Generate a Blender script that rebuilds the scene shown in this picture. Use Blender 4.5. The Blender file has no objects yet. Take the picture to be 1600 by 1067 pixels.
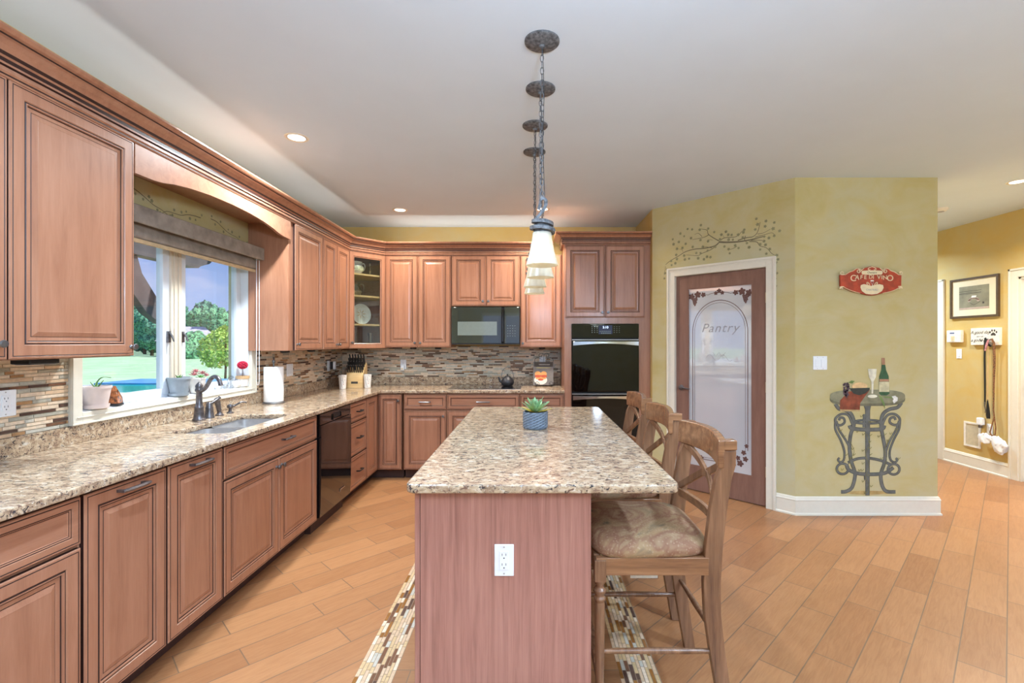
import bpy, bmesh, math, random
from mathutils import Vector, Matrix, noise

# ------------------------------------------------------------------ camera, world, exposure
S = bpy.context.scene
COL = S.collection
FPX, VX, VY, CH = 750.0, 829.0, 535.0, 1.40          # focal length in px, vanishing point, eye height
cam_d = bpy.data.cameras.new('camera'); cam = bpy.data.objects.new('camera', cam_d); COL.objects.link(cam)
cam.location = (0, 0, CH); cam.rotation_euler = (math.pi/2, 0, 0)
cam_d.sensor_width = 36; cam_d.lens = 36*FPX/1600
cam_d.shift_x = -(VX-800)/1600; cam_d.shift_y = (VY-533.5)/1600
cam_d.clip_start = 0.05; cam_d.clip_end = 600
S.camera = cam
S.view_settings.view_transform = 'Standard'; S.view_settings.look = 'None'
S.view_settings.gamma = 1.0; S.view_settings.use_curve_mapping = False
S.view_settings.exposure = 0.2

def lin(r, g, b):
    f = lambda c: (c/255/12.92) if c/255 <= .04045 else ((c/255+.055)/1.055)**2.4
    return (f(r), f(g), f(b), 1)

W = bpy.data.worlds.new('sky'); S.world = W; W.use_nodes = True
def build_world():
    nt = W.node_tree; N = nt.nodes; L = nt.links; N.clear()
    out = N.new('ShaderNodeOutputWorld'); bg = N.new('ShaderNodeBackground'); bg.inputs['Strength'].default_value = SKY
    tc = N.new('ShaderNodeTexCoord'); sep = N.new('ShaderNodeSeparateXYZ'); L.new(tc.outputs['Generated'], sep.inputs[0])
    ramp = N.new('ShaderNodeValToRGB'); L.new(sep.outputs['Z'], ramp.inputs[0])
    e = ramp.color_ramp.elements; e[0].position = 0.0; e[0].color = lin(160, 182, 226); e[1].position = .5; e[1].color = lin(84, 118, 196)
    mp = N.new('ShaderNodeMapping'); mp.inputs['Scale'].default_value = (2.2, 2.2, 7); L.new(tc.outputs['Generated'], mp.inputs[0])
    nz = N.new('ShaderNodeTexNoise'); nz.inputs['Scale'].default_value = 1.6; nz.inputs['Detail'].default_value = 6; L.new(mp.outputs[0], nz.inputs['Vector'])
    cr = N.new('ShaderNodeValToRGB'); cr.color_ramp.elements[0].position = .5; cr.color_ramp.elements[1].position = .82; L.new(nz.outputs['Fac'], cr.inputs[0])
    mx = N.new('ShaderNodeMix'); mx.data_type = 'RGBA'; L.new(cr.outputs[0], mx.inputs['Factor'])
    L.new(ramp.outputs[0], mx.inputs['A']); mx.inputs['B'].default_value = lin(214, 216, 232)
    L.new(mx.outputs['Result'], bg.inputs['Color']); L.new(bg.outputs[0], out.inputs['Surface'])
SKY = 1.15
build_world()
sd = bpy.data.lights.new('sun', 'SUN'); sd.energy = 6.0; sd.angle = math.radians(1.5); sd.color = (1, .95, .86)
sun = bpy.data.objects.new('sun', sd); COL.objects.link(sun)
sun.rotation_euler = Vector((-.62, -.2, -.75)).to_track_quat('-Z', 'Y').to_euler()
CAN_W, CAN_FRONT = 32.0, 22.0      # watts of the ceiling cans
R = math.radians

# ------------------------------------------------------------------ materials
class NT:
    def __init__(s, name):
        s.m = bpy.data.materials.new(name); s.m.use_nodes = True
        s.nt = s.m.node_tree; s.N = s.nt.nodes; s.L = s.nt.links
        s.b = s.N['Principled BSDF']; s.tc = None
    def n(s, t, **kw):
        o = s.N.new(t)
        for k, v in kw.items():
            if k in o.inputs: o.inputs[k].default_value = v
            else: setattr(o, k, v)
        return o
    def coord(s, scale=(1, 1, 1), rot=(0, 0, 0), loc=(0, 0, 0), rnd=0):
        if not s.tc: s.tc = s.n('ShaderNodeTexCoord')
        mp = s.n('ShaderNodeMapping'); mp.inputs['Scale'].default_value = scale; mp.inputs['Rotation'].default_value = rot; mp.inputs['Location'].default_value = loc
        if rnd:
            oi = s.n('ShaderNodeObjectInfo'); mu = s.n('ShaderNodeMath', operation='MULTIPLY'); mu.inputs[1].default_value = rnd
            s.L.new(oi.outputs['Random'], mu.inputs[0])
            ad = s.n('ShaderNodeVectorMath', operation='ADD'); s.L.new(s.tc.outputs['Object'], ad.inputs[0]); s.L.new(mu.outputs[0], ad.inputs[1])
            s.L.new(ad.outputs[0], mp.inputs[0])
        else: s.L.new(s.tc.outputs['Object'], mp.inputs[0])
        return mp.outputs[0]
    def noise(s, vec, scale, detail=4, rough=.55, dist=0):
        o = s.n('ShaderNodeTexNoise', Scale=scale, Detail=detail, Roughness=rough, Distortion=dist); s.L.new(vec, o.inputs['Vector']); return o.outputs['Fac']
    def ramp(s, fac, stops, interp='LINEAR'):
        o = s.n('ShaderNodeValToRGB'); o.color_ramp.interpolation = interp; e = o.color_ramp.elements
        while len(e) < len(stops): e.new(.5)
        for q, (p, c) in zip(e, stops): q.position = p; q.color = c if len(c) == 4 else (*c, 1)
        s.L.new(fac, o.inputs[0]); return o.outputs[0]
    def mix(s, fac, a, b, blend='MIX'):
        o = s.n('ShaderNodeMix'); o.data_type = 'RGBA'; o.blend_type = blend
        for k, v in (('Factor', fac), ('A', a), ('B', b)):
            sk = [i for i in o.inputs if i.name == k and (i.type == ('VALUE' if k == 'Factor' else 'RGBA'))][0]
            if hasattr(v, 'is_linked') or hasattr(v, 'links'): s.L.new(v, sk)
            else: sk.default_value = v
        return [q for q in o.outputs if q.type == 'RGBA'][0]
    def col(s, v): s.L.new(v, s.b.inputs['Base Color'])
    def set(s, **kw):
        for k, v in kw.items(): s.b.inputs[k.replace('_', ' ')].default_value = v
        return s
    def bump(s, fac, strength=.2, dist=.002):
        o = s.n('ShaderNodeBump', Strength=strength, Distance=dist); s.L.new(fac, o.inputs['Height']); s.L.new(o.outputs[0], s.b.inputs['Normal'])

def plain(name, rgb, rough=.5, metal=0, var=.06, scale=30, **kw):
    t = NT(name); c = lin(*rgb); f = t.noise(t.coord(), scale, 3)
    lo = tuple(max(0, q*(1-var*2)) for q in c[:3]); hi = tuple(min(1, q*(1+var*2)) for q in c[:3])
    t.col(t.ramp(f, [(.3, lo), (.7, hi)])); t.set(Roughness=rough, Metallic=metal); t.set(**kw)
    return t.m

def wood(name, dark, mid, light, rough=.34, grain=1.0, horiz=False, coat=.25):
    t = NT(name); sc = (16*grain, 16*grain, 1.3) if not horiz else (1.3, 16*grain, 16*grain)
    v = t.coord(sc, rnd=7.0); f = t.noise(v, 1.6, 6, .6, .5)
    c = t.ramp(f, [(.28, lin(*dark)), (.5, lin(*mid)), (.75, lin(*light))])
    g = t.noise(t.coord(tuple(q*6 for q in sc), rnd=7.0), 2.0, 3)
    c2 = t.mix(.15, c, t.ramp(g, [(.3, lin(*dark)), (.62, lin(*light))]))
    b = t.noise(t.coord(rnd=5.0), 3.2, 2)
    c3 = t.mix(t.ramp(b, [(.35, (0, 0, 0)), (.8, (.35, .35, .35))]), c2, lin(*light))
    t.col(c3); t.set(Roughness=rough, Coat_Weight=coat, Coat_Roughness=.18); t.bump(g, .05, .001)
    return t.m

M = {}
M['cherry'] = wood('cherry_wood', (146, 96, 72), (165, 114, 87), (178, 128, 101))
M['cherry_h'] = wood('cherry_wood_drawers', (146, 96, 72), (165, 114, 87), (178, 128, 101), horiz=True)
M['island'] = wood('island_panel_wood', (132, 86, 76), (166, 114, 100), (186, 136, 120), .42, 2.6, coat=.1)
M['glaze'] = plain('dark_glaze', (48, 24, 20), .5)
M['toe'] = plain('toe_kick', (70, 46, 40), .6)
M['stool'] = wood('stool_wood', (80, 52, 38), (120, 84, 60), (158, 116, 86), .27, 1.2)
M['stoolh'] = wood('stool_wood_rail', (90, 56, 38), (134, 92, 62), (170, 124, 88), .25, 1.2, horiz=True)
M['floorwood'] = None
M['door'] = wood('pantry_door_wood', (112, 78, 64), (128, 92, 78), (142, 106, 92), .42, .7, coat=.1)
M['white'] = plain('white_trim_paint', (226, 219, 203), .4, var=.01)
M['vinyl'] = plain('window_vinyl', (218, 221, 226), .35, var=.01)
M['tanframe'] = plain('mullion_tan', (214, 200, 180), .45, var=.02)
M['ceil'] = plain('ceiling_paint', (212, 226, 240), .9, var=.01, scale=2)
M['plastic'] = plain('white_plastic', (238, 240, 243), .3, var=.01)
M['slot'] = plain('outlet_slot', (60, 60, 64), .5)
M['bronze'] = plain('oil_rubbed_bronze', (104, 100, 102), .32, .7, var=.2, scale=40)
M['pewter'] = plain('pewter', (120, 120, 122), .35, .85)
M['iron'] = plain('aged_iron', (98, 100, 104), .6, .1, var=.35, scale=60)
M['steel'] = plain('sink_steel', (186, 182, 180), .34, .45, var=.04)
M['chrome'] = plain('chrome', (205, 208, 212), .15, .95, var=.02)
M['black'] = plain('black_gloss', (12, 13, 16), .06, var=.02, Coat_Weight=.6, Coat_Roughness=.03)
M['blackglass'] = plain('black_glass', (5, 5, 6), .03, var=0, Specular_IOR_Level=.42)
M['micro'] = plain('microwave_glass', (40, 48, 48), .04, var=.02, Specular_IOR_Level=.8, Coat_Weight=1.0, Coat_Roughness=.02)
M['microwin'] = plain('microwave_window', (118, 130, 128), .12, var=.02, Coat_Weight=1.0, Coat_Roughness=.03)
M['blackmat'] = plain('black_matte', (28, 28, 30), .5)
M['kettle'] = plain('cast_iron_kettle', (52, 52, 56), .4, .3, var=.1)
M['brass'] = plain('hinge_brass', (205, 190, 150), .35, .6)
M['paper'] = plain('paper_towel', (240, 240, 240), .9, var=.02, scale=80)
M['linen'] = plain('shade_linen', (140, 128, 116), .85, var=.12, scale=14)
M['linentrim'] = plain('shade_trim', (196, 170, 132), .8)
M['mapleblock'] = wood('knife_block_maple', (200, 158, 98), (222, 182, 122), (236, 200, 144), .45, 1.0, horiz=True)
M['ceramic'] = plain('white_ceramic', (238, 232, 224), .25, var=.02)
M['pinkpot'] = plain('white_pink_pot', (226, 208, 202), .5, var=.03)
M['greypot'] = plain('grey_pot', (150, 158, 164), .45, var=.04)
M['slate'] = plain('slate_pot', (96, 108, 122), .45, var=.08)
M['soil'] = plain('soil', (80, 62, 48), .95, var=.3, scale=120)
M['leaf'] = plain('succulent_green', (140, 178, 130), .5, var=.22, scale=24)
M['leafy'] = plain('succulent_yellow', (206, 190, 70), .5, var=.15)
M['leafd'] = plain('sill_plant_green', (106, 150, 84), .5, var=.2)
M['pinkleaf'] = plain('pink_rosette', (196, 132, 134), .5, var=.3, scale=60)
M['red'] = plain('red_flower', (196, 28, 62), .55, var=.25, scale=90)
M['stone'] = plain('amber_pyramid', (150, 86, 44), .2, var=.5, scale=60, Coat_Weight=.7)
M['tan'] = plain('tan_band', (206, 168, 120), .6)
M['leash'] = None
M['cream'] = plain('cream_paint', (232, 214, 176), .6, var=.03)
M['signred'] = plain('sign_red', (168, 62, 34), .6, var=.16, scale=22)
M['ink'] = plain('dark_ink', (66, 58, 50), .7)
M['etch'] = plain('etched_brown', (98, 66, 60), .5)
M['etchg'] = plain('etched_grey', (156, 154, 158), .5)
M['grille'] = plain('vent_beige', (212, 196, 166), .5)
M['pages'] = plain('paper_white', (236, 230, 218), .7)

def glassm(name, tint=(1, 1, 1), gloss=.08, rough=.0):
    t = NT(name); t.N.remove(t.b); out = t.N['Material Output']
    tr = t.n('ShaderNodeBsdfTransparent'); tr.inputs[0].default_value = (*tint, 1)
    gl = t.n('ShaderNodeBsdfGlossy'); gl.inputs['Roughness'].default_value = rough
    lw = t.n('ShaderNodeLayerWeight'); lw.inputs[0].default_value = .5; fr = t.n('ShaderNodeMath', operation='POWER'); fr.inputs[1].default_value = 4.0; t.L.new(lw.outputs['Facing'], fr.inputs[0])
    ad = t.n('ShaderNodeMath', operation='ADD'); ad.inputs[1].default_value = gloss+.04; t.L.new(fr.outputs[0], ad.inputs[0])
    mx = t.n('ShaderNodeMixShader'); t.L.new(ad.outputs[0], mx.inputs[0]); t.L.new(tr.outputs[0], mx.inputs[1]); t.L.new(gl.outputs[0], mx.inputs[2])
    t.L.new(mx.outputs[0], out.inputs['Surface']); return t.m
M['glass'] = glassm('window_glass', (.97, .99, .99), .0)
M['cabglass'] = glassm('cabinet_glass', (.9, .95, .93), .06)
M['crystal'] = glassm('clear_crystal', (.86, .9, .92), .22, .05)

def frosted():
    t = NT('frosted_glass'); f = t.noise(t.coord(), 1.4, 2)
    t.col(t.ramp(f, [(.3, lin(186, 188, 194)), (.7, lin(206, 208, 212))])); t.set(Roughness=.55, Coat_Weight=1.0, Coat_Roughness=.02, Coat_IOR=2.5); return t.m
M['frost'] = frosted()
def shadem():
    t = NT('alabaster_glass'); t.N.remove(t.b); out = t.N['Material Output']
    f = t.noise(t.coord((1, 1, 2.5)), 9, 3); c = t.ramp(f, [(.3, lin(226, 218, 196)), (.7, lin(244, 240, 226))])
    d = t.n('ShaderNodeBsdfDiffuse'); tl = t.n('ShaderNodeBsdfTranslucent'); t.L.new(c, d.inputs[0]); t.L.new(c, tl.inputs[0])
    gl = t.n('ShaderNodeBsdfGlossy'); gl.inputs['Roughness'].default_value = .3
    m1 = t.n('ShaderNodeMixShader'); m1.inputs[0].default_value = .5; t.L.new(d.outputs[0], m1.inputs[1]); t.L.new(tl.outputs[0], m1.inputs[2])
    m2 = t.n('ShaderNodeMixShader'); m2.inputs[0].default_value = .05; t.L.new(m1.outputs[0], m2.inputs[1]); t.L.new(gl.outputs[0], m2.inputs[2])
    t.L.new(m2.outputs[0], out.inputs['Surface']); return t.m
M['alab'] = shadem()
def emit(name, rgb, s):
    t = NT(name); t.set(Base_Color=lin(*rgb), Emission_Color=lin(*rgb), Emission_Strength=s); return t.m
M['lamp'] = emit('lamp_lens', (255, 250, 240), 4.0)
M['lcd'] = emit('oven_display', (24, 32, 60), .25)
M['lcdt'] = emit('oven_digits', (210, 225, 255), 1.6)

def granite():
    t = NT('granite'); v = t.coord((.7, 1, 1))
    n1 = t.noise(v, 36, 5, .62, .6); n2 = t.noise(t.coord((.5, 1, 1), (0, 0, .15)), 84, 4, .6, 1.0); n3 = t.noise(t.coord((1, 1, 1), (0, 0, 1)), 130, 2)
    base = t.ramp(n1, [(.3, lin(128, 100, 82)), (.43, lin(168, 142, 116)), (.56, lin(196, 172, 142)), (.72, lin(212, 203, 188))])
    spk = t.ramp(n2, [(.56, (0, 0, 0)), (.64, (1, 1, 1))]); c = t.mix(spk, base, lin(112, 84, 72))
    n4 = t.noise(t.coord((.5, 1, 1), (0, 0, -.15), (3, 5, 1)), 60, 5, .65, 1.4)
    c = t.mix(t.ramp(n4, [(.555, (0, 0, 0)), (.62, (1, 1, 1))]), c, lin(60, 55, 58))
    c = t.mix(t.ramp(n3, [(.66, (0, 0, 0)), (.74, (.7, .7, .7))]), c, lin(238, 230, 216))
    t.col(c); t.set(Roughness=.12, Specular_IOR_Level=.5); return t.m
M['granite'] = granite()

def floorm(name, rot, off=(0, 0, 0), bw=.61, rh=.155, dark=1.0):
    t = NT(name); v = t.coord((1, 1, 1), (0, 0, rot), off)
    br = t.n('ShaderNodeTexBrick', Scale=1.0); br.inputs['Mortar Size'].default_value = .0028; br.inputs['Mortar Smooth'].default_value = .2
    br.inputs['Brick Width'].default_value = bw; br.inputs['Row Height'].default_value = rh; br.offset = .37; br.inputs['Bias'].default_value = 0
    br.inputs['Color1'].default_value = lin(146*dark, 98*dark, 63*dark); br.inputs['Color2'].default_value = lin(178*dark, 128*dark, 86*dark); br.inputs['Mortar'].default_value = lin(176, 150, 124)
    t.L.new(v, br.inputs['Vector'])
    sep = t.n('ShaderNodeVectorMath', operation='MULTIPLY'); sep.inputs[1].default_value = (2.2, 22, 1); t.L.new(v, sep.inputs[0])
    g = t.noise(sep.outputs[0], 2.4, 6, .62, 1.6)
    c = t.mix(.38, br.outputs['Color'], t.ramp(g, [(.3, lin(142*dark, 90*dark, 56*dark)), (.6, lin(176*dark, 126*dark, 84*dark))]))
    c = t.mix(br.outputs['Fac'], c, lin(120, 92, 70))
    t.col(c); t.set(Roughness=.36, Specular_IOR_Level=.4); t.bump(g, .06, .001); return t.m
M['floor'] = floorm('wood_look_tile', R(-45), (0, -.012, 0))
M['floorin'] = floorm('island_field_tile', 0, (0.1, .05, 0), .3, .3, .92)

def wallm(name, a, b, c_, sc=1.3):
    t = NT(name); v = t.coord(); n1 = t.noise(v, sc, 5, .6, .8); n2 = t.noise(t.coord((1, 1, 1.6), loc=(4, 1, 2)), sc*2.3, 5, .6, 1.0)
    c = t.ramp(n1, [(.32, lin(*a)), (.5, lin(*b)), (.68, lin(*c_))]); c = t.mix(.4, c, t.ramp(n2, [(.35, lin(*a)), (.65, lin(*c_))]))
    t.col(c); t.set(Roughness=.75); return t.m
M['wall'] = wallm('faux_painted_yellow_wall', (186, 168, 106), (198, 182, 132), (192, 184, 150))
M['wallo'] = wallm('faux_painted_ochre_wall', (204, 168, 92), (208, 178, 110), (200, 180, 130))
def fabricm():
    t = NT('paisley_seat_fabric'); v = t.coord()
    n1 = t.noise(v, 4.2, 3, .55, 1.9)
    c = t.ramp(n1, [(.32, lin(112, 100, 80)), (.44, lin(166, 136, 100)), (.54, lin(142, 100, 76)), (.66, lin(180, 154, 118))])
    vo = t.n('ShaderNodeTexVoronoi', Scale=90.0); t.L.new(v, vo.inputs['Vector'])
    c = t.mix(t.ramp(vo.outputs['Distance'], [(.1, (.28, .28, .28)), (.4, (0, 0, 0))]), c, lin(216, 190, 160))
    t.col(c); t.set(Roughness=.8); return t.m
M['fabric'] = fabricm()
def leopard():
    t = NT('leopard_leash'); vo = t.n('ShaderNodeTexVoronoi', Scale=90.0); t.L.new(t.coord((1, 1, .7)), vo.inputs['Vector'])
    t.col(t.ramp(vo.outputs['Distance'], [(.28, lin(40, 26, 20)), (.45, lin(140, 94, 60))])); return t.m
M['leash'] = leopard()
def lawnm():
    t = NT('mown_lawn'); v = t.coord((1, 1, 1), (0, 0, .9)); w = t.n('ShaderNodeTexWave', Scale=.22, Distortion=1.0); t.L.new(v, w.inputs['Vector'])
    c = t.ramp(w.outputs['Fac'], [(.35, lin(150, 196, 140)), (.65, lin(190, 214, 182))]); c = t.mix(.4, c, t.ramp(t.noise(v, .5, 5), [(.3, lin(140, 196, 132)), (.7, lin(206, 220, 200))]))
    t.col(c); t.set(Roughness=.9); return t.m
M['lawn'] = lawnm()
M['pool'] = plain('pool_water', (40, 190, 186), .1, var=.1, scale=2)
M['cover'] = plain('pool_cover', (96, 158, 214), .5, var=.1, scale=1)
M['concrete'] = plain('pool_coping', (222, 216, 208), .8)
M['treea'] = plain('tree_dark', (84, 136, 110), .8, var=.5, scale=3.5)
M['treeb'] = plain('tree_mid', (104, 158, 116), .8, var=.5, scale=3.5)
M['treey'] = plain('tree_lime', (176, 208, 96), .7, var=.25, scale=4)
M['bark'] = plain('bark', (96, 78, 62), .9)
M['pergola'] = plain('pergola_wood', (92, 84, 88), .7, var=.1, scale=6)
M['roof'] = plain('grey_roof', (206, 200, 210), .8, var=.1, scale=3)

# ------------------------------------------------------------------ mesh helpers
class MB:
    def __init__(s): s.v = []; s.f = []; s.m = []
    def quad(s, a, b, c, d, m=0):
        i = len(s.v); s.v += [a, b, c, d]; s.f.append((i, i+1, i+2, i+3)); s.m.append(m)
    def poly(s, pts, m=0):
        i = len(s.v); s.v += list(pts); s.f.append(tuple(range(i, i+len(pts)))); s.m.append(m)
    def box(s, x0, x1, y0, y1, z0, z1, m=0):
        i = len(s.v); s.v += [(x0, y0, z0), (x1, y0, z0), (x1, y1, z0), (x0, y1, z0), (x0, y0, z1), (x1, y0, z1), (x1, y1, z1), (x0, y1, z1)]
        for f in ((0, 3, 2, 1), (4, 5, 6, 7), (0, 1, 5, 4), (1, 2, 6, 5), (2, 3, 7, 6), (3, 0, 4, 7)): s.f.append(tuple(i+k for k in f)); s.m.append(m)
        return s
    def loft(s, rings, m=0, closed=True, caps=True):
        i = len(s.v); n = len(rings[0])
        for r in rings: s.v += [tuple(p) for p in r]
        for a in range(len(rings)-1):
            for k in range(n if closed else n-1):
                k2 = (k+1) % n; s.f.append((i+a*n+k, i+a*n+k2, i+(a+1)*n+k2, i+(a+1)*n+k)); s.m.append(m)
        if caps and closed:
            s.f.append(tuple(i+k for k in reversed(range(n)))); s.m.append(m)
            s.f.append(tuple(i+(len(rings)-1)*n+k for k in range(n))); s.m.append(m)
        return s
    def lathe(s, prof, n=24, m=0, c=(0, 0, 0), caps=True):
        rings = [[(c[0]+r*math.cos(2*math.pi*k/n), c[1]+r*math.sin(2*math.pi*k/n), c[2]+z) for k in range(n)] for r, z in prof]
        return s.loft(rings, m, True, caps)
    def tube(s, pts, rad, n=8, m=0, sy=1.0, up=None, closed=False):
        pts = [Vector(p) for p in pts]; L = len(pts); rings = []
        rad = rad if isinstance(rad, (list, tuple)) else [rad]*L
        prev = None
        for k, p in enumerate(pts):
            if closed: t = (pts[(k+1) % L]-pts[k-1]).normalized()
            else: t = (pts[min(k+1, L-1)]-pts[max(k-1, 0)]).normalized()
            if up is not None: a = Vector(up)
            elif prev is None: a = Vector((0, 0, 1)) if abs(t.z) < .9 else Vector((1, 0, 0))
            else: a = prev
            a = (a - t*a.dot(t)); a = a.normalized() if a.length > 1e-6 else t.orthogonal().normalized()
            b = t.cross(a); prev = a
            rings.append([tuple(p + a*rad[k]*sy*math.cos(2*math.pi*(j+.5)/n) + b*rad[k]*math.sin(2*math.pi*(j+.5)/n)) for j in range(n)])
        if closed: rings.append(rings[0]); return s.loft(rings, m, True, False)
        return s.loft(rings, m)
    def prism(s, outl, d0, d1, f, m=0):
        """outl: 2D points; f(u,v,d)->3D."""
        i = len(s.v); n = len(outl); s.v += [tuple(f(u, v, d0)) for u, v in outl]+[tuple(f(u, v, d1)) for u, v in outl]
        s.f.append(tuple(range(i, i+n))); s.m.append(m); s.f.append(tuple(reversed(range(i+n, i+2*n)))); s.m.append(m)
        for k in range(n): k2 = (k+1) % n; s.f.append((i+k2, i+k, i+n+k, i+n+k2)); s.m.append(m)
        return s
    def sphere(s, c, r, n=12, m=0, sq=(1, 1, 1)):
        h = max(4, n//2); rings = []
        for a in range(1, h):
            t = math.pi*a/h; rings.append([(c[0]+r*sq[0]*math.sin(t)*math.cos(2*math.pi*k/n), c[1]+r*sq[1]*math.sin(t)*math.sin(2*math.pi*k/n), c[2]-r*sq[2]*math.cos(t)) for k in range(n)])
        return s.loft(rings, m)
    def ribbon(s, pts, w, f, d, m=0):
        """flat strip along 2D points of width w (number or list) on plane f(u,v,d)."""
        n = len(pts); w = w if isinstance(w, (list, tuple)) else [w]*n; i = len(s.v); d = d+(len(s.f) % 400)*1e-6
        for k in range(n):
            a = pts[max(k-1, 0)]; b = pts[min(k+1, n-1)]; dx, dy = b[0]-a[0], b[1]-a[1]; l = math.hypot(dx, dy) or 1
            nx, ny = -dy/l*w[k]/2, dx/l*w[k]/2
            s.v += [tuple(f(pts[k][0]+nx, pts[k][1]+ny, d)), tuple(f(pts[k][0]-nx, pts[k][1]-ny, d))]
        for k in range(n-1): s.f.append((i+2*k, i+2*k+1, i+2*k+3, i+2*k+2)); s.m.append(m)
        return s

def link(name, me, mats, parent=None, loc=(0, 0, 0), rot=(0, 0, 0)):
    for q in mats: me.materials.append(q)
    o = bpy.data.objects.new(name, me); COL.objects.link(o)
    if parent: o.parent = parent
    o.location = loc; o.rotation_euler = rot if isinstance(rot, tuple) else (0, 0, rot)
    return o
def build(name, mb, mats, parent=None, loc=(0, 0, 0), rot=(0, 0, 0), bev=0, smooth=True, seg=2, fix=True):
    me = bpy.data.meshes.new(name); me.from_pydata(mb.v, [], mb.f); me.update()
    mats = [mats] if not isinstance(mats, (list, tuple)) else mats
    for p, q in zip(me.polygons, mb.m): p.material_index = q
    if fix:
        b = bmesh.new(); b.from_mesh(me); bmesh.ops.recalc_face_normals(b, faces=b.faces); b.to_mesh(me); b.free()
    o = link(name, me, mats, parent, loc, rot)
    if smooth:
        me.shade_smooth(); me.set_sharp_from_angle(angle=R(38))
    if bev:
        md = o.modifiers.new('edge', 'BEVEL'); md.width = bev; md.segments = seg; md.limit_method = 'ANGLE'; md.angle_limit = R(40)
    return o
def tag(o, label=None, cat=None, group=None, kind=None):
    if label: o['label'] = label
    if cat: o['category'] = cat
    if group: o['group'] = group
    if kind: o['kind'] = kind
    return o
def empty(name, loc=(0, 0, 0), rot=0, **kw):
    o = bpy.data.objects.new(name, None); COL.objects.link(o); o.location = loc; o.rotation_euler = (0, 0, rot); o.empty_display_size = .1
    return tag(o, **kw)
def copy_tree(o, parent=None):
    c = o.copy(); COL.objects.link(c)
    if parent: c.parent = parent
    for ch in list(o.children): copy_tree(ch, c)
    return c
def dg_mesh(ob):
    COL.objects.link(ob); dg = bpy.context.evaluated_depsgraph_get(); dg.update()
    me = bpy.data.meshes.new_from_object(ob.evaluated_get(dg)); d = ob.data; bpy.data.objects.remove(ob); bpy.data.curves.remove(d)
    return me
def text_mesh(txt, size, extrude=.0004, shear=0, align='CENTER', space=1.0):
    c = bpy.data.curves.new('t', 'FONT'); c.body = txt; c.size = size; c.extrude = extrude; c.shear = shear; c.align_x = align; c.align_y = 'CENTER'; c.space_character = space
    return dg_mesh(bpy.data.objects.new('t', c))
def plate_mesh(outlines, half, bevel, res=3):
    c = bpy.data.curves.new('p', 'CURVE'); c.dimensions = '2D'; c.fill_mode = 'BOTH'; c.extrude = half-bevel; c.bevel_depth = bevel; c.bevel_resolution = res; c.offset = -bevel
    for o in outlines:
        sp = c.splines.new('POLY'); sp.points.add(len(o)-1); sp.use_cyclic_u = True
        for q, (x, y) in zip(sp.points, o): q.co = (x, y, 0, 1)
    me = dg_mesh(bpy.data.objects.new('p', c)); me.shade_smooth(); me.set_sharp_from_angle(angle=R(50)); return me
def rrect(x0, x1, y0, y1, r, n=5):
    o = []
    for cx, cy, a in ((x1-r, y0+r, -90), (x1-r, y1-r, 0), (x0+r, y1-r, 90), (x0+r, y0+r, 180)):
        for k in range(n+1): t = R(a+90*k/n); o.append((cx+r*math.cos(t), cy+r*math.sin(t)))
    return o
def sweep(mb, path, prof, m=0, mcol=None):
    """path: xy points; prof: (out, z); out goes to the right-hand side of the path; mitred."""
    P = [Vector(p) for p in path]; n = len(P); rings = []
    for k in range(n):
        nn = []
        for a, b in ((k-1, k), (k, k+1)):
            if a >= 0 and b < n: d = (P[b]-P[a]).normalized(); nn.append(Vector((d.y, -d.x)))
        if len(nn) == 1: off = nn[0]
        else: h = (nn[0]+nn[1]).normalized(); off = h/max(.2, h.dot(nn[0]))
        rings.append([(P[k].x+off.x*o, P[k].y+off.y*o, z) for o, z in prof])
    st = len(mb.m); mb.loft(rings, m)
    if mcol:
        q = len(prof)
        for i in range(n-1):
            for j in range(q): mb.m[st+i*q+j] = mcol[j]
    return mb
def smoothcurve(pts, n=6):
    P = [Vector(p) for p in pts]; out = []
    for k in range(len(P)-1):
        p0, p1, p2, p3 = P[max(k-1, 0)], P[k], P[k+1], P[min(k+2, len(P)-1)]
        for j in range(n):
            t = j/n; out.append(.5*((2*p1)+(-p0+p2)*t+(2*p0-5*p1+4*p2-p3)*t*t+(-p0+3*p1-3*p2+p3)*t**3))
    out.append(P[-1]); return out
def XZ(px, py, Y): return ((px-VX)*Y/FPX, CH+(VY-py)*Y/FPX)

# ------------------------------------------------------------------ room shell
XL, YB, XR, H = -2.20, 5.58, 4.93, 2.74
YREAR = -4.2
WY0, WY1, WZ0, WZ1 = 2.335, 3.75, 1.06, 2.05
def struct(name, mb, mats, parent=None, **kw):
    o = build(name, mb, mats, parent, **kw)
    if not parent: o['kind'] = 'structure'
    return o
struct('floor', MB().box(XL-.15, XR+.15, YREAR-.15, 8.0, -.12, 0), M['floor'])
struct('ceiling', MB().box(XL-.15, XR+.15, YREAR-.15, 8.0, H, H+.2), M['ceil'])
wb = MB()
w2 = (-3.2, -1.0, .9, 2.15)
for y0, y1, z0, z1 in ((YREAR-.15, w2[0], 0, H), (w2[0], w2[1], 0, w2[2]), (w2[0], w2[1], w2[3], H), (w2[1], WY0, 0, H), (WY1, YB+.15, 0, H), (WY0, WY1, 0, WZ0), (WY0, WY1, WZ1, H)):
    wb.box(XL-.16, XL, y0, y1, z0, z1)
struct('wall_left', wb, M['wall'])
struct('wall_back', MB().box(XL, 1.375, YB, YB+.15, 0, H), M['wallo'])
struct('wall_alcove', MB().box(1.225, 1.375, 4.83, YB, 0, H), M['wallo'])
PA = (1.225, 4.83); PANG = math.atan2(-.93, .925); PL = 1.3117
wb = MB(); wb.box(0, .235, 0, .12, 0, H); wb.box(1.095, PL, 0, .12, 0, H); wb.box(.235, 1.095, 0, .12, 2.045, H)
struct('wall_pantry', wb, M['wall'], loc=(*PA, 0), rot=PANG)
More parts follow.
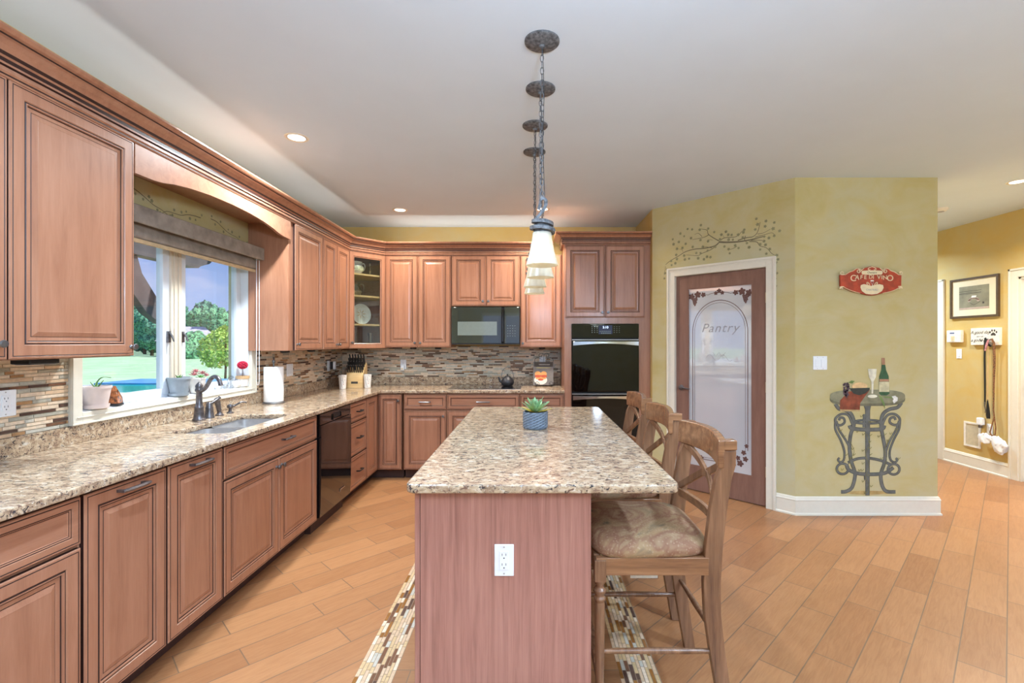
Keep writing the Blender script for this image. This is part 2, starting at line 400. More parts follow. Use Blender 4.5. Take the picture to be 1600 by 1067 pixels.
struct('wall_niche', MB().box(2.15, 3.307, 3.90, 7.9, 0, H), M['wall'])
D2 = (5.80, 6.6); D3 = (3.96, 4.846)
wb = MB()
for y0, y1, z0, z1 in ((YREAR-.15, -2.6, 0, H), (-2.6, 2.2, 2.25, H), (-2.6, 2.2, 0, .1), (2.2, D3[0], 0, H), D3+(2.06, H), (D3[1], D2[0], 0, H), D2+(2.06, H), (D2[1], 8, 0, H)): wb.box(XR, XR+.15, y0, y1, z0, z1)
struct('wall_right', wb, M['wallo'])
struct('wall_hall', MB().box(3.307, XR, 7.9, 8.0, 0, H), M['wallo'])
RW = (-1.5, .6, .85, 2.3)
wb = MB(); wb.box(XL, RW[0], YREAR-.15, YREAR, 0, H); wb.box(RW[1], XR, YREAR-.15, YREAR, 0, H); wb.box(RW[0], RW[1], YREAR-.15, YREAR, 0, RW[2]); wb.box(RW[0], RW[1], YREAR-.15, YREAR, RW[3], H)
struct('wall_rear', wb, M['wall'])
for nm, y0, y1, x in (('added_window_4', -2.6, 2.2, XR),):
    f = MB()
    for k in range(5): yy = y0+(y1-y0)*k/4; f.box(x+.03, x+.10, max(yy-.04, y0), min(yy+.04, y1), .1, 2.25)
    f.box(x+.03, x+.10, y0, y1, .1, .18); f.box(x+.03, x+.10, y0, y1, 2.17, 2.25)
    struct(nm, f, M['white'])  # unseen window wall, added so daylight softly fills the room
f = MB()
for k in range(4): xx = RW[0]+(RW[1]-RW[0])*k/3; f.box(max(xx-.045, RW[0]), min(xx+.045, RW[1]), YREAR-.11, YREAR-.04, RW[2], RW[3])
f.box(RW[0], RW[1], YREAR-.11, YREAR-.04, RW[2], RW[2]+.08); f.box(RW[0], RW[1], YREAR-.11, YREAR-.04, RW[3]-.08, RW[3])
struct('window_2', f, M['white'])
f = MB()
for yy in (w2[0], -2.1, w2[1]-.06): f.box(XL-.12, XL-.05, yy, yy+.06, w2[2], w2[3])
f.box(XL-.12, XL-.05, w2[0], w2[1], w2[2], w2[2]+.06); f.box(XL-.12, XL-.05, w2[0], w2[1], w2[3]-.06, w2[3])
struct('added_window_3', f, M['white'])  # unseen opening behind the camera, added to let daylight in

# the kitchen window: frame, mullion, two casement sashes with panes and hardware
win = empty('window_1', (XL, 0, 0), kind='structure')
cs = MB()
def casing(y0, y1, z0, z1): cs.box(.0, .022, y0, y1, z0, z1)
cs.box(0, .022, WY0-.058, WY0, 1.002, WZ1+.06); cs.box(0, .022, WY1, WY1+.058, 1.002, WZ1+.06); cs.box(0, .022, WY0, WY1, 1.002, WZ0); cs.box(0, .022, WY0, WY1, WZ1, WZ1+.06)
cs.box(0.022, .03, WY0-.058, WY1+.058, 1.002, 1.012); cs.box(0.022, .03, WY0-.058, WY0-.048, 1.012, WZ1); cs.box(0.022, .03, WY1+.048, WY1+.058, 1.012, WZ1)
cs.box(0.022, .027, WY0-.03, WY1+.03, 1.034, 1.04)
build('casing', cs, M['white'], win, bev=.002)
fr = MB(); XF = -.05
fr.box(XF-.06, 0, WY0-.001, WY0+.012, WZ0, WZ1); fr.box(XF-.06, 0, WY1-.012, WY1+.001, WZ0, WZ1); fr.box(XF-.06, .0, WY0, WY1, WZ0-.001, WZ0+.004); fr.box(XF-.06, 0, WY0, WY1, WZ1-.012, WZ1)
build('window_frame', fr, M['vinyl'], win)
mu = MB(); mu.box(XF-.05, XF+.005, 3.0, 3.09, WZ0+.004, WZ1-.012); mu.box(XF+.005, XF+.012, 3.02, 3.045, WZ0+.004, WZ1-.012); mu.box(XF+.005, XF+.012, 3.055, 3.08, WZ0+.004, WZ1-.012)
build('mullion', mu, M['tanframe'], win, bev=.001)
for a, b in ((WY0+.012, 3.0), (3.09, WY1-.012)):
    q = MB(); w = .052; z0, z1 = WZ0+.004, WZ1-.012
    q.box(XF-.05, XF-.008, a, a+w, z0, z1); q.box(XF-.05, XF-.008, b-w, b, z0, z1); q.box(XF-.05, XF-.008, a+w, b-w, z0, z0+w); q.box(XF-.05, XF-.008, a+w, b-w, z1-w, z1)
    so = build('sash', q, M['vinyl'], win, bev=.002)
    build('window_pane', MB().box(XF-.032, XF-.026, a+w, b-w, z0+w, z1-w), M['glass'], so)
    yc = a+.32 if a < 3 else a+.36
    h = MB(); h.sphere((XF+.006, yc, WZ0+.018), .022, 12, 0, (.7, 1.6, .8)); h.tube(smoothcurve([(XF+.012, yc, WZ0+.02), (XF+.02, yc+.03, WZ0+.04), (XF+.02, yc+.08, WZ0+.042), (XF+.02, yc+.11, WZ0+.058)], 4), .006)
    build('crank', h, M['vinyl'], win)
    yl = 2.985 if a < 3 else 3.105
    h = MB(); h.box(XF-.008, XF+.006, yl-.01, yl+.01, 1.40, 1.47); h.tube([(XF+.004, yl, 1.46), (XF+.022, yl, 1.44), (XF+.03, yl+.004, 1.405)], [.007, .006, .004])
    build('sash_lock', h, M['bronze'], win)

# ------------------------------------------------------------------ mosaics
TC = {'stone': (222, 200, 174), 'sand': (204, 174, 142), 'bronzeg': (118, 84, 64), 'dark': (92, 70, 60), 'grey': (190, 184, 170), 'glassg': (174, 168, 152), 'amber': (168, 128, 90), 'gold': (146, 98, 50), 'ivory': (200, 170, 126)}
for k, c in TC.items():
    g = k in ('bronzeg', 'dark', 'glassg', 'amber', 'gold')
    M['t_'+k] = plain('mosaic_'+k, c, .14 if g else .45, var=.07, scale=50)
M['grout'] = plain('grout', (204, 188, 164), .9)
M['groutf'] = plain('floor_border_grout', (150, 128, 104), .9)
def mosaic(mb, u0, u1, v0, v1, rh, weights, f, seed, lens=(.05, .10, .15), holes=(), th=.006, ragged=0):
    rnd = random.Random(seed); g = .0032; v = v0; keys = list(range(1, len(weights)+1))
    while v < v1-.004:
        h = min(rh*rnd.choice((.9, 1, 1, 1.1)), v1-v); u = u0-rnd.random()*.1
        a_, b_ = u0+rnd.uniform(-ragged, ragged), u1+rnd.uniform(-ragged, ragged)
        while u < b_:
            l = rnd.choice(lens)*rnd.uniform(.7, 1.15); a, b = max(u, a_), min(u+l, b_); u += l
            if b-a < .006: continue
            if any(hx0 < b and hx1 > a and hy0 < v+h and hy1 > v for hx0, hx1, hy0, hy1 in holes): continue
            m = rnd.choices(keys, weights)[0]
            P = [(a+g/2, v+g/2), (b-g/2, v+g/2), (b-g/2, v+h-g/2), (a+g/2, v+h-g/2)]
            t = [f(x, y, th) for x, y in P]; s0 = [f(x, y, 0) for x, y in P]
            mb.quad(*t, m)
            for k in range(4): mb.quad(s0[k], s0[(k+1) % 4], t[(k+1) % 4], t[k], m)
        v += h
wts = [34, 18, 12, 10, 14, 14, 6]
tm = [M['grout']]+[M['t_'+k] for k in ('stone', 'sand', 'bronzeg', 'dark', 'grey', 'glassg', 'amber')]
fl = lambda u, v, d: (XL+.004+d, u, v)
a = MB(); ZS = 1.0; ZU = 1.335
for y0, y1, z1 in ((.45, WY0-.06, ZU), (WY1+.06, YB, ZU)):
    a.box(XL, XL+.004, y0, y1, ZS, z1); mosaic(a, y0, y1, ZS+.001, z1, .0165, wts, fl, 3)
struct('trim_1', a, tm, smooth=False, fix=False)
fb = lambda u, v, d: (u, YB-.004-d, v)
a = MB(); a.box(XL+.012, .345, YB-.004, YB, ZS, 1.36); mosaic(a, XL+.012, .345, ZS+.001, 1.36, .0165, [40, 12, 12, 7, 22, 20, 4], fb, 8)
struct('trim_2', a, tm, smooth=False, fix=False)
# floor border round the island
tf = [M['groutf']]+[M['t_'+k] for k in ('ivory', 'sand', 'gold', 'dark', 'grey', 'bronzeg', 'stone')]
ff = lambda u, v, d: (v, u, .001+d); fg = lambda u, v, d: (u, v, .001+d)
RX0, RX1, RX2, RX3, RY0, RY3 = -.737, -.571, .374, .541, 1.15, 3.98
a = MB(); wf = [30, 18, 18, 8, 8, 12, 14]
for x0, x1 in ((RX0, RX1), (RX2, RX3)):
    a.box(x0, x1, RY0, RY3, 0, .001); mosaic(a, RY0, RY3, x0, x1, .0165, wf, ff, 11 if x0 < 0 else 5, (.05, .08, .11), th=.0012)
for y0, y1 in ((RY0, RY0+.165), (RY3-.165, RY3)):
    a.box(RX1, RX2, y0, y1, 0, .001); mosaic(a, RX1, RX2, y0, y1, .0165, wf, fg, 15, (.05, .08, .11), th=.0012)
struct('trim_3', a, tf, smooth=False, fix=False)
struct('trim_4', MB().box(RX1, RX2, RY0+.165, RY3-.165, 0, .0012), M['floorin'])

# ------------------------------------------------------------------ cabinets
def front_mb(w, h, kind='door', t=.02):
    """raised-panel door or flat drawer front; x 0..w, z 0..h, outer face at y=-t. slots: 0 wood, 1 glaze."""
    mb = MB()
    k = 1.0 if min(w, h) > .28 else .82
    if kind == 'door':
        fr = .050*k; rg = [(0, 0, 1), (0, -.015, 0), (.0035, -.0195, 0), (.009, -.02, 1), (.011, -.0185, 1), (.0125, -.02, 0), (fr, -.02, 0), (fr+.003, -.0165, 1), (fr+.0055, -.0165, 1), (fr+.008, -.0185, 0), (fr+.012, -.0185, 0), (fr+.014, -.013, 1), (fr+.018, -.0115, 0), (fr+.030, -.0105, 0), (fr+.0315, -.0095, 1), (fr+.0335, -.0105, 0), (fr+.052, -.0165, 0), (fr+.0535, -.016, 1)]
    else:
        fr = .030; rg = [(0, 0, 1), (0, -.015, 0), (.0035, -.0195, 0), (.008, -.02, 1), (.010, -.0185, 1), (.0115, -.02, 0), (fr, -.02, 0), (fr+.002, -.016, 1), (fr+.005, -.016, 0), (fr+.008, -.014, 1), (fr+.0105, -.014, 0), (fr+.0125, -.0105, 1)]
    pts = []
    for ins, y, m in rg:
        i = len(mb.v); mb.v += [(ins, y, ins), (w-ins, y, ins), (w-ins, y, h-ins), (ins, y, h-ins)]; pts.append(i)
    for (a, b, g) in zip(pts, pts[1:], rg):
        for q in range(4): q2 = (q+1) % 4; mb.f.append((a+q, a+q2, b+q2, b+q)); mb.m.append(g[2])
    a = pts[-1]; mb.f.append((a, a+1, a+2, a+3)); mb.m.append(0)
    a = pts[0]; mb.f.append((a+3, a+2, a+1, a)); mb.m.append(0)
    return mb
def knob_mb(x, z, y=-.02):
    mb = MB(); pr = [(.010, 0), (.009, .003), (.005, .006), (.005, .014), (.013, .017), (.0145, .022), (.012, .026), (.004, .027)]
    mb.loft([[(x+r*math.cos(2*math.pi*k/12), y-d, z+r*math.sin(2*math.pi*k/12)) for k in range(12)] for r, d in pr]); return mb
def pull_mb(x, z, l=.13, y=-.02):
    mb = MB(); h = l/2
    for s in (-1, 1): mb.box(x+s*h*.86-.006, x+s*h*.86+.006, y-.024, y, z-.005, z+.005)
    pts = [(x-h+l*k/10, y-.028-.004*math.sin(math.pi*k/10), z) for k in range(11)]
    mb.tube(pts, [.0055]+[.0075]*9+[.0055], 6, up=(0, 0, 1)); return mb
def cabinet(name, label, loc, rot, w, dep, z0, z1, fronts, cat='cabinet', toe=0, group=None, x0=0, body=None, metal='bronze'):
    c = empty(name, loc, rot, label=label, cat=cat, group=group)
    b = body or MB().box(x0, w, 0, dep, z0, z1)
    build('body', b, M['cherry'], c, bev=.001)
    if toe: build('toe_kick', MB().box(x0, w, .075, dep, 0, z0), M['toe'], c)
    for f in fronts:
        k, a, bb, c0, c1 = f[:5]; hw = f[5] if len(f) > 5 else None
        d = build('door' if k == 'door' else 'drawer_front', front_mb(bb-a, c1-c0, k), [M['cherry' if k == 'door' else 'cherry_h'], M['glaze']], c, loc=(a, -.001, c0), smooth=False)
        if hw:
            if hw[0] == 'knob': build('knob', knob_mb(hw[1]-a, hw[2]-c0), M['pewter'], d)
            else: build('pull', pull_mb(hw[1]-a, hw[2]-c0, hw[3]), M[metal], d)
    return c
L90 = R(90)
FX, FY = -1.552, 4.905         # left face plane (x) and back face plane (y); doors stand 2 cm proud
ZB0, ZB1 = .10, .883
fx = FX-.02; TOP = .868
dl = .648-.022
# left run: local x -> +Y
cabinet('base_cabinet', 'cherry base cabinet with drawer over door, first from the near end of the sink run', (fx, 1.02, 0), L90, .643, dl, ZB0, ZB1,
        [('drawer', .01, .638, .705, TOP), ('door', .01, .638, .108, .692)], toe=1)
cabinet('base_cabinet', 'cherry base cabinet at the frame edge, left of the drawer and door cabinet', (fx, .45, 0), L90, .568, dl, ZB0, ZB1,
        [('drawer', .005, .563, .705, TOP), ('door', .005, .563, .108, .692)], toe=1)
cabinet('base_cabinet', 'cherry pull-out base cabinet, wider of the two tall doors with top bar pulls', (fx, 1.665, 0), L90, .386, dl, ZB0, ZB1,
        [('door', .006, .381, .108, TOP, ('pull', .195, .842, .13))], toe=1)
cabinet('base_cabinet', 'cherry pull-out base cabinet directly left of the sink cabinet', (fx, 2.053, 0), L90, .375, dl, ZB0, ZB1,
        [('door', .004, .368, .108, TOP, ('pull', .19, .842, .13))], toe=1)
sb = MB(); sb.box(0, 1.066, 0, .02, ZB0, ZB1); sb.box(0, .02, .02, dl, ZB0, ZB1); sb.box(1.046, 1.066, .02, dl, ZB0, ZB1); sb.box(.02, 1.046, .02, dl, ZB0, ZB0+.02); sb.box(.02, 1.046, dl-.01, dl, ZB0+.02, ZB1)
cabinet('sink_cabinet', 'wide cherry sink cabinet with one long drawer front over two doors', (fx, 2.43, 0), L90, 1.066, dl, ZB0, ZB1,
        [('drawer', .004, 1.058, .705, TOP, ('pull', .62, .795, .13)), ('door', .004, .529, .108, .692, ('knob', .5, .64)), ('door', .533, 1.058, .108, .692, ('knob', .562, .64))], toe=1, body=sb)
cabinet('drawer_cabinet', 'narrow cherry cabinet of three drawers right of the dishwasher', (fx, 4.106, 0), L90, .438, dl, ZB0, ZB1,
        [('drawer', .006, .432, .70, TOP, ('pull', .22, .785, .11)), ('drawer', .006, .432, .405, .69, ('pull', .22, .55, .11)), ('drawer', .006, .432, .108, .395, ('pull', .22, .255, .11))], toe=1, metal='blackmat')
# corner cabinet with two doors at right angles
cc = empty('corner_cabinet', (FX-.02, FY+.0, 0), 0, label='cherry corner base cabinet with two narrow doors meeting at a right angle', cat='cabinet')
b = MB(); b.prism([(-.625, -.358), (0, -.358), (0, 0), (.258, 0), (.258, .67), (-.625, .67)], ZB0, ZB1, lambda u, v, d: (u, v, d)); build('body', b, M['cherry'], cc)
b = MB(); b.prism([(-.625, -.358), (-.075, -.358), (-.075, .075), (.258, .075), (.258, .67), (-.625, .67)], 0, ZB0, lambda u, v, d: (u, v, d)); build('toe_kick', b, M['toe'], cc)
d = build('door', front_mb(.304, TOP-.108), [M['cherry'], M['glaze']], cc, loc=(.001, -.352, .108), rot=L90, smooth=False)
d = build('door', front_mb(.232, TOP-.108), [M['cherry'], M['glaze']], cc, loc=(.022, -.001, .108), smooth=False); build('knob', knob_mb(.205, .70), M['pewter'], d)
def xb(px): return (px-VX)*(FY-.02)/FPX
x1, x2, x3, x4 = xb(630), xb(698), xb(812), .343
cabinet('base_cabinet', 'cherry base cabinet with drawer over door between corner and cooktop cabinets', (x1, FY, 0), 0, x2-x1, .67, ZB0, ZB1,
        [('drawer', .006, x2-x1-.006, .72, TOP, ('pull', (x2-x1)/2, .795, .12)), ('door', .006, x2-x1-.006, .108, .705, ('knob', x2-x1-.035, .65))], toe=1, metal='pewter')
w = x3-x2
cabinet('base_cabinet', 'wide cherry cabinet below the cooktop with long drawer front', (x2, FY, 0), 0, w, .67, ZB0, ZB1,
        [('drawer', .006, w-.006, .72, TOP, ('pull', w/2, .795, .14)), ('door', .006, w/2-.002, .108, .705, ('knob', w/2-.035, .65)), ('door', w/2+.002, w-.006, .108, .705, ('knob', w/2+.035, .65))], toe=1, metal='pewter')
w = x4-x3
cabinet('base_cabinet', 'cherry base cabinet between cooktop cabinet and oven tower', (x3, FY, 0), 0, w, .67, ZB0, ZB1,
        [('drawer', .006, w-.008, .72, TOP, ('pull', w/2, .795, .12)), ('door', .006, w-.008, .108, .705, ('knob', .04, .65))], toe=1, metal='pewter')

# dishwasher
dw = empty('dishwasher', (FX, 3.50, 0), L90, label='black built-in dishwasher between sink cabinet and drawer cabinet', cat='dishwasher')
build('body', MB().box(.004, .60, .02, .62, .11, .875), M['blackmat'], dw)
b = MB(); pr = [(-.0, .115), (-.012, .118), (-.018, .20), (-.022, .40), (-.022, .70), (-.020, .79)]
b.loft([[(.006, .02, z), (.006, y, z), (.594, y, z), (.594, .02, z)] for y, z in pr])
build('door', b, M['black'], dw)
b = MB(); b.box(.006, .594, -.016, .02, .795, .872); b.box(.22, .38, -.026, -.016, .80, .812); b.box(.22, .226, -.026, -.016, .812, .845); b.box(.374, .38, -.026, -.016, .812, .845)
build('control_panel', b, M['black'], dw)
build('handle_recess', MB().box(.228, .372, -.019, -.0165, .815, .85), M['blackmat'], dw)
build('badge', MB().box(.36, .45, -.024, -.0195, .215, .222).box(.36, .365, -.024, -.0195, .20, .215), M['chrome'], dw)
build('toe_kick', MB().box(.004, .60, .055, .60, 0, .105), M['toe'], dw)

# upper cabinets
UX, UZ0, UZ1 = -1.865, 1.335, 2.347
ux = UX-.02; ud = .312
cabinet('wall_cabinet', 'large cherry wall cabinet left of the window, with raised-panel doors', (ux, 1.15, 0), L90, 1.113, ud, UZ0, UZ1,
        [('door', .008, .562, UZ0+.004, UZ1-.004, ('knob', .53, UZ0+.06)), ('door', .568, 1.108, UZ0+.004, UZ1-.004, ('knob', 1.09, UZ0+.045))])
cabinet('wall_cabinet', 'cherry wall cabinet at the frame edge beyond the large one', (ux, .45, 0), L90, .698, ud, UZ0, UZ1, [('door', .008, .69, UZ0+.004, UZ1-.004)])
cabinet('wall_cabinet', 'cherry wall cabinet right of the window with bluish lit side panel', (ux, 3.735, 0), L90, .583, ud, UZ0, UZ1, [('door', .07, .578, UZ0+.004, UZ1-.004, ('knob', .10, UZ0+.05))])
cabinet('wall_cabinet', 'cherry wall cabinet with two narrow doors beside the glass corner cabinet', (ux, 4.32, 0), L90, .635, ud, UZ0, UZ1,
        [('door', .004, .308, UZ0+.004, UZ1-.004, ('knob', .285, UZ0+.045)), ('door', .312, .622, UZ0+.004, UZ1-.004, ('knob', .337, UZ0+.045))])
UY = 5.25
BZ0, BZ1 = 1.345, 2.362
def xu(px): return (px-VX)*UY/FPX
u0, u1, u2, u3 = -1.60, xu(705), xu(812.5), .343
m_ = (u0+u1)/2
cabinet('wall_cabinet', 'cherry two-door wall cabinet between glass corner cabinet and microwave', (u0, UY+.02, 0), 0, u1-u0, .31, BZ0, BZ1,
        [('door', .008, (u1-u0)/2-.002, BZ0+.004, BZ1-.004, ('knob', (u1-u0)/2-.03, BZ0+.05)), ('door', (u1-u0)/2+.002, u1-u0-.006, BZ0+.004, BZ1-.004, ('knob', (u1-u0)/2+.03, BZ0+.05))])
w = u2-u1
cabinet('wall_cabinet', 'short cherry two-door cabinet above the microwave', (u1+.001, UY+.02, 0), 0, w-.002, .31, 1.795, BZ1,
        [('door', .004, w/2-.002, 1.799, BZ1-.004, ('knob', w/2-.03, 1.85)), ('door', w/2+.002, w-.006, 1.799, BZ1-.004, ('knob', w/2+.03, 1.85))])
w = u3-u2
cabinet('wall_cabinet', 'single-door cherry wall cabinet between microwave and oven tower', (u2, UY+.02, 0), 0, w, .31, BZ0, BZ1,
        [('door', .006, w-.01, BZ0+.004, BZ1-.004, ('knob', .03, BZ0+.045))])
# diagonal glass corner cabinet
gx0, gy0, gx1, gy1 = UX-.02, 4.957, -1.602, UY+.02
gl = math.hypot(gx1-gx0, gy1-gy0); ga = math.atan2(gy1-gy0, gx1-gx0)
gc = empty('glass_cabinet', (gx0, gy0, 0), ga, label='diagonal corner cabinet with glass door showing shelves of glassware', cat='cabinet')
inv = Matrix.Rotation(-ga, 3, 'Z')
def gl_(x, y): v = inv @ Vector((x-gx0, y-gy0, 0)); return (v.x, v.y)
foot = [gl_(*p) for p in ((gx0, gy0), (gx1, gy1), (gx1, YB), (XL, YB), (XL, gy0))]
id3 = lambda u, v, d: (u, v, d)
b = MB(); b.prism(foot, UZ0, UZ0+.02, id3); b.prism(foot, UZ1-.02, UZ1+.012, id3)
for p, q in ((1, 2), (2, 3), (3, 4), (4, 0)):
    A, B = Vector(foot[p]), Vector(foot[q]); n = Vector((-(B-A).y, (B-A).x)).normalized()*.012
    b.prism([tuple(A), tuple(B), tuple(B+n), tuple(A+n)], UZ0+.02, UZ1-.02, id3)
build('body', b, M['cherry'], gc, smooth=False)
ins = [((x-gl/2)*.9+gl/2, y*.94+.012) for x, y in foot]
for z in (2.13, 1.90, 1.597): build('shelf', MB().prism(ins, z-.018, z, id3), M['tan'], gc, smooth=False)
b = MB(); h = UZ1-UZ0-.006; w = gl-.012; fr = .055
rg = [(0, 0), (0, -.016), (.004, -.02), (fr-.012, -.02), (fr-.008, -.017), (fr, -.014), (fr, 0)]
pts = []
for i_, y in rg: pts.append(len(b.v)); b.v += [(i_, y, i_), (w-i_, y, i_), (w-i_, y, h-i_), (i_, y, h-i_)]
for j, (p, q) in enumerate(zip(pts, pts[1:]+pts[:1])):
    for k in range(4): k2 = (k+1) % 4; b.f.append((p+k, p+k2, q+k2, q+k)); b.m.append(1 if j == 3 else 0)
d = build('door', b, [M['cherry'], M['glaze']], gc, loc=(.006, -.001, UZ0+.003), smooth=False)
build('glass_pane', MB().box(fr-.003, w-fr+.003, -.010, -.006, fr-.003, h-fr+.003), M['cabglass'], d)
build('knob', knob_mb(.022, .06), M['pewter'], d)

# tall oven tower with its own crown
tc_ = empty('oven_tower_cabinet', (.3456, FY, 0), 0, label='tall cherry cabinet around the double oven with two doors above', cat='cabinet')
TW = .877; ox0, ox1, oz0, oz1 = .072, .760, .33, 1.592
b = MB(); b.box(0, ox0, 0, .665, .10, 2.40); b.box(ox1, TW, 0, .665, .10, 2.40); b.box(ox0, ox1, 0, .665, oz1, 2.40); b.box(ox0, ox1, 0, .665, .10, oz0)
build('body', b, M['cherry'], tc_)
build('toe_kick', MB().box(0, TW, .075, .66, 0, .10), M['toe'], tc_)
d = build('door', front_mb(.40, .735), [M['cherry'], M['glaze']], tc_, loc=(.008, -.001, 1.655), smooth=False); build('knob', knob_mb(.375, .05), M['pewter'], d)
d = build('door', front_mb(.40, .735), [M['cherry'], M['glaze']], tc_, loc=(.418, -.001, 1.655), smooth=False); build('knob', knob_mb(.025, .05), M['pewter'], d)
build('drawer_front', front_mb(.80, .2, 'drawer'), [M['cherry_h'], M['glaze']], tc_, loc=(.012, -.001, .115), smooth=False)
def crown(z, s=1.0):
    p = [(0, 0), (.021, 0), (.024, .006), (.024, .012), (.030, .018), (.030, .026), (.022, .030), (.022, .036), (.029, .041), (.029, .048), (.024, .052), (.024, .066), (.030, .072), (.034, .084), (.046, .102), (.064, .114), (.074, .118), (.074, .124), (.086, .128), (.094, .138), (.094, .146), (0, .146)]
    mc = [0]*len(p); mc[2] = 1; mc[5] = 1; mc[7] = 1; mc[10] = 1; mc[12] = 1; mc[16] = 1
    return [(o, z+q*s) for o, q in p], mc
pr, mc = crown(2.398, .8)
b = MB(); sweep(b, [(0, .345), (0, 0), (TW-.001, 0)], pr, 0, mc); build('crown', b, [M['cherry'], M['glaze']], tc_, smooth=False)

pr, mc = crown(2.341)
b = MB(); sweep(b, [(ux, .45), (ux, gy0), (gx1, gy1), (.3456-.1, gy1)], [(o+.002, z) for o, z in pr], 0, mc)
tag(build('crown_moulding', b, [M['cherry'], M['glaze']], smooth=False), 'long stepped cherry crown moulding along the tops of the wall cabinets', 'moulding')
# arched valance over the window with soffit board behind
vy0, vy1 = 2.2645, 3.734
arch = [(vy0, 2.2), (2.38, 2.203), (2.44, 2.21), (2.52, 2.228), (2.64, 2.245), (2.8, 2.258), (3.0, 2.263), (3.2, 2.258), (3.36, 2.245), (3.48, 2.228), (3.56, 2.21), (3.62, 2.203), (vy1, 2.2)]
va = empty('window_valance', (ux, vy0, 2.2), 0, label='arched cherry valance board bridging the cabinets above the window', cat='valance')
b = MB(); b.prism([(y-vy0, z-2.2) for y, z in arch]+[(vy1-vy0, .14), (0, .14)], -.02, .0, lambda u, v, d: (d+.02, u, v)); build('board', b, M['cherry_h'], va, smooth=False)
build('soffit_board', MB().box(-.312, 0, 0, vy1-vy0, .125, .143), M['cherry'], va)

# microwave
mw = empty('microwave', (u1+.003, UY-.018, 1.377), 0, label='black over-the-range microwave below the short two-door cabinet', cat='microwave')
w = u2-u1-.006; h = .41
build('body', MB().box(0, w, .03, .345, 0, h), M['blackmat'], mw, bev=.003)
d = build('door', MB().box(.002, w*.735, 0, .03, .012, h-.002), M['micro'], mw, bev=.003)
build('window', MB().box(.07, w*.735-.05, -.002, .0, .10, .25), M['microwin'], d)
build('handle', MB().box(w*.74, w*.77, -.03, -.012, .03, h-.02).box(w*.745, w*.765, -.012, .03, .05, .08).box(w*.745, w*.765, -.012, .03, h-.07, h-.04), M['black'], mw, bev=.003)
cp = build('control_panel', MB().box(w*.775, w-.002, 0, .03, .012, h-.002), M['micro'], mw, bev=.003)
b = MB()
for i in range(5):
    for j in range(4): b.box(w*.82+j*.026, w*.82+j*.026+.010, -.0012, 0, .09+i*.028, .096+i*.028)
build('buttons', b, M['microwin'], cp)
build('vent_strip', MB().box(.002, w-.002, -.001, .03, 0, .010), M['blackmat'], mw)

# double oven
ov = empty('double_oven', (.3456+ox0, FY-.02, 0), 0, label='black double wall oven with curved bar handles set in the tall cabinet', cat='oven')
w = ox1-ox0
build('body', MB().box(.004, w-.004, .02, .60, oz0+.003, oz1-.003), M['blackmat'], ov)
cp = build('control_panel', MB().box(.003, w-.003, 0, .02, 1.446, oz1-.003), M['blackglass'], ov, bev=.002)
build('display', MB().box(.275, .415, -.0012, -.0002, 1.485, 1.575), M['lcd'], cp)
o = link('clock_digits', text_mesh('5:10', .034, .0003), [M['lcdt']], cp, (.345, -.0018, 1.553), (R(90), 0, 0))
b = MB()
for sx in (.205, .43):
    for i in range(3):
        for j in range(4): b.box(sx+i*.026, sx+i*.026+.007, -.001, 0, 1.50+j*.019, 1.505+j*.019)
for k in range(6): b.box(.285+k*.02, .297+k*.02, -.0022, -.0013, 1.510, 1.517)
for k in range(5): b.box(.30+k*.021, .314+k*.021, -.0022, -.0013, 1.490, 1.499)
build('buttons', b, M['microwin'], cp, smooth=False)
for z0, z1 in ((.895, 1.436), (oz0+.005, .885)):
    d = build('oven_door', MB().box(.003, w-.003, -.006, .02, z0, z1), M['blackglass'], ov, bev=.003)
    build('door_trim', MB().box(.003, w-.003, -.0085, -.0065, z1-.012, z1-.006), M['steel'], d)
    b = MB(); n = 16; rr = []
    for k in range(n+1):
        t = k/n; x = .012+(w-.024)*t; bow = math.sin(math.pi*t); y = -.03-.028*bow; zt = z1-.028; hb = .040-.020*bow
        rr.append([(x, y-.006, zt-hb), (x, y+.004, zt-hb), (x, y+.004, zt+.002), (x, y-.006, zt+.002)])
    b.loft(rr)
    for x in (.015, w-.035): b.box(x, x+.02, -.034, -.006, z1-.055, z1-.03)
    build('handle', b, M['chrome'], d, bev=.001)
    build('window', MB().box(.12, w-.12, -.0075, -.0062, z0+.10, z1-.15), M['blackglass'], d)

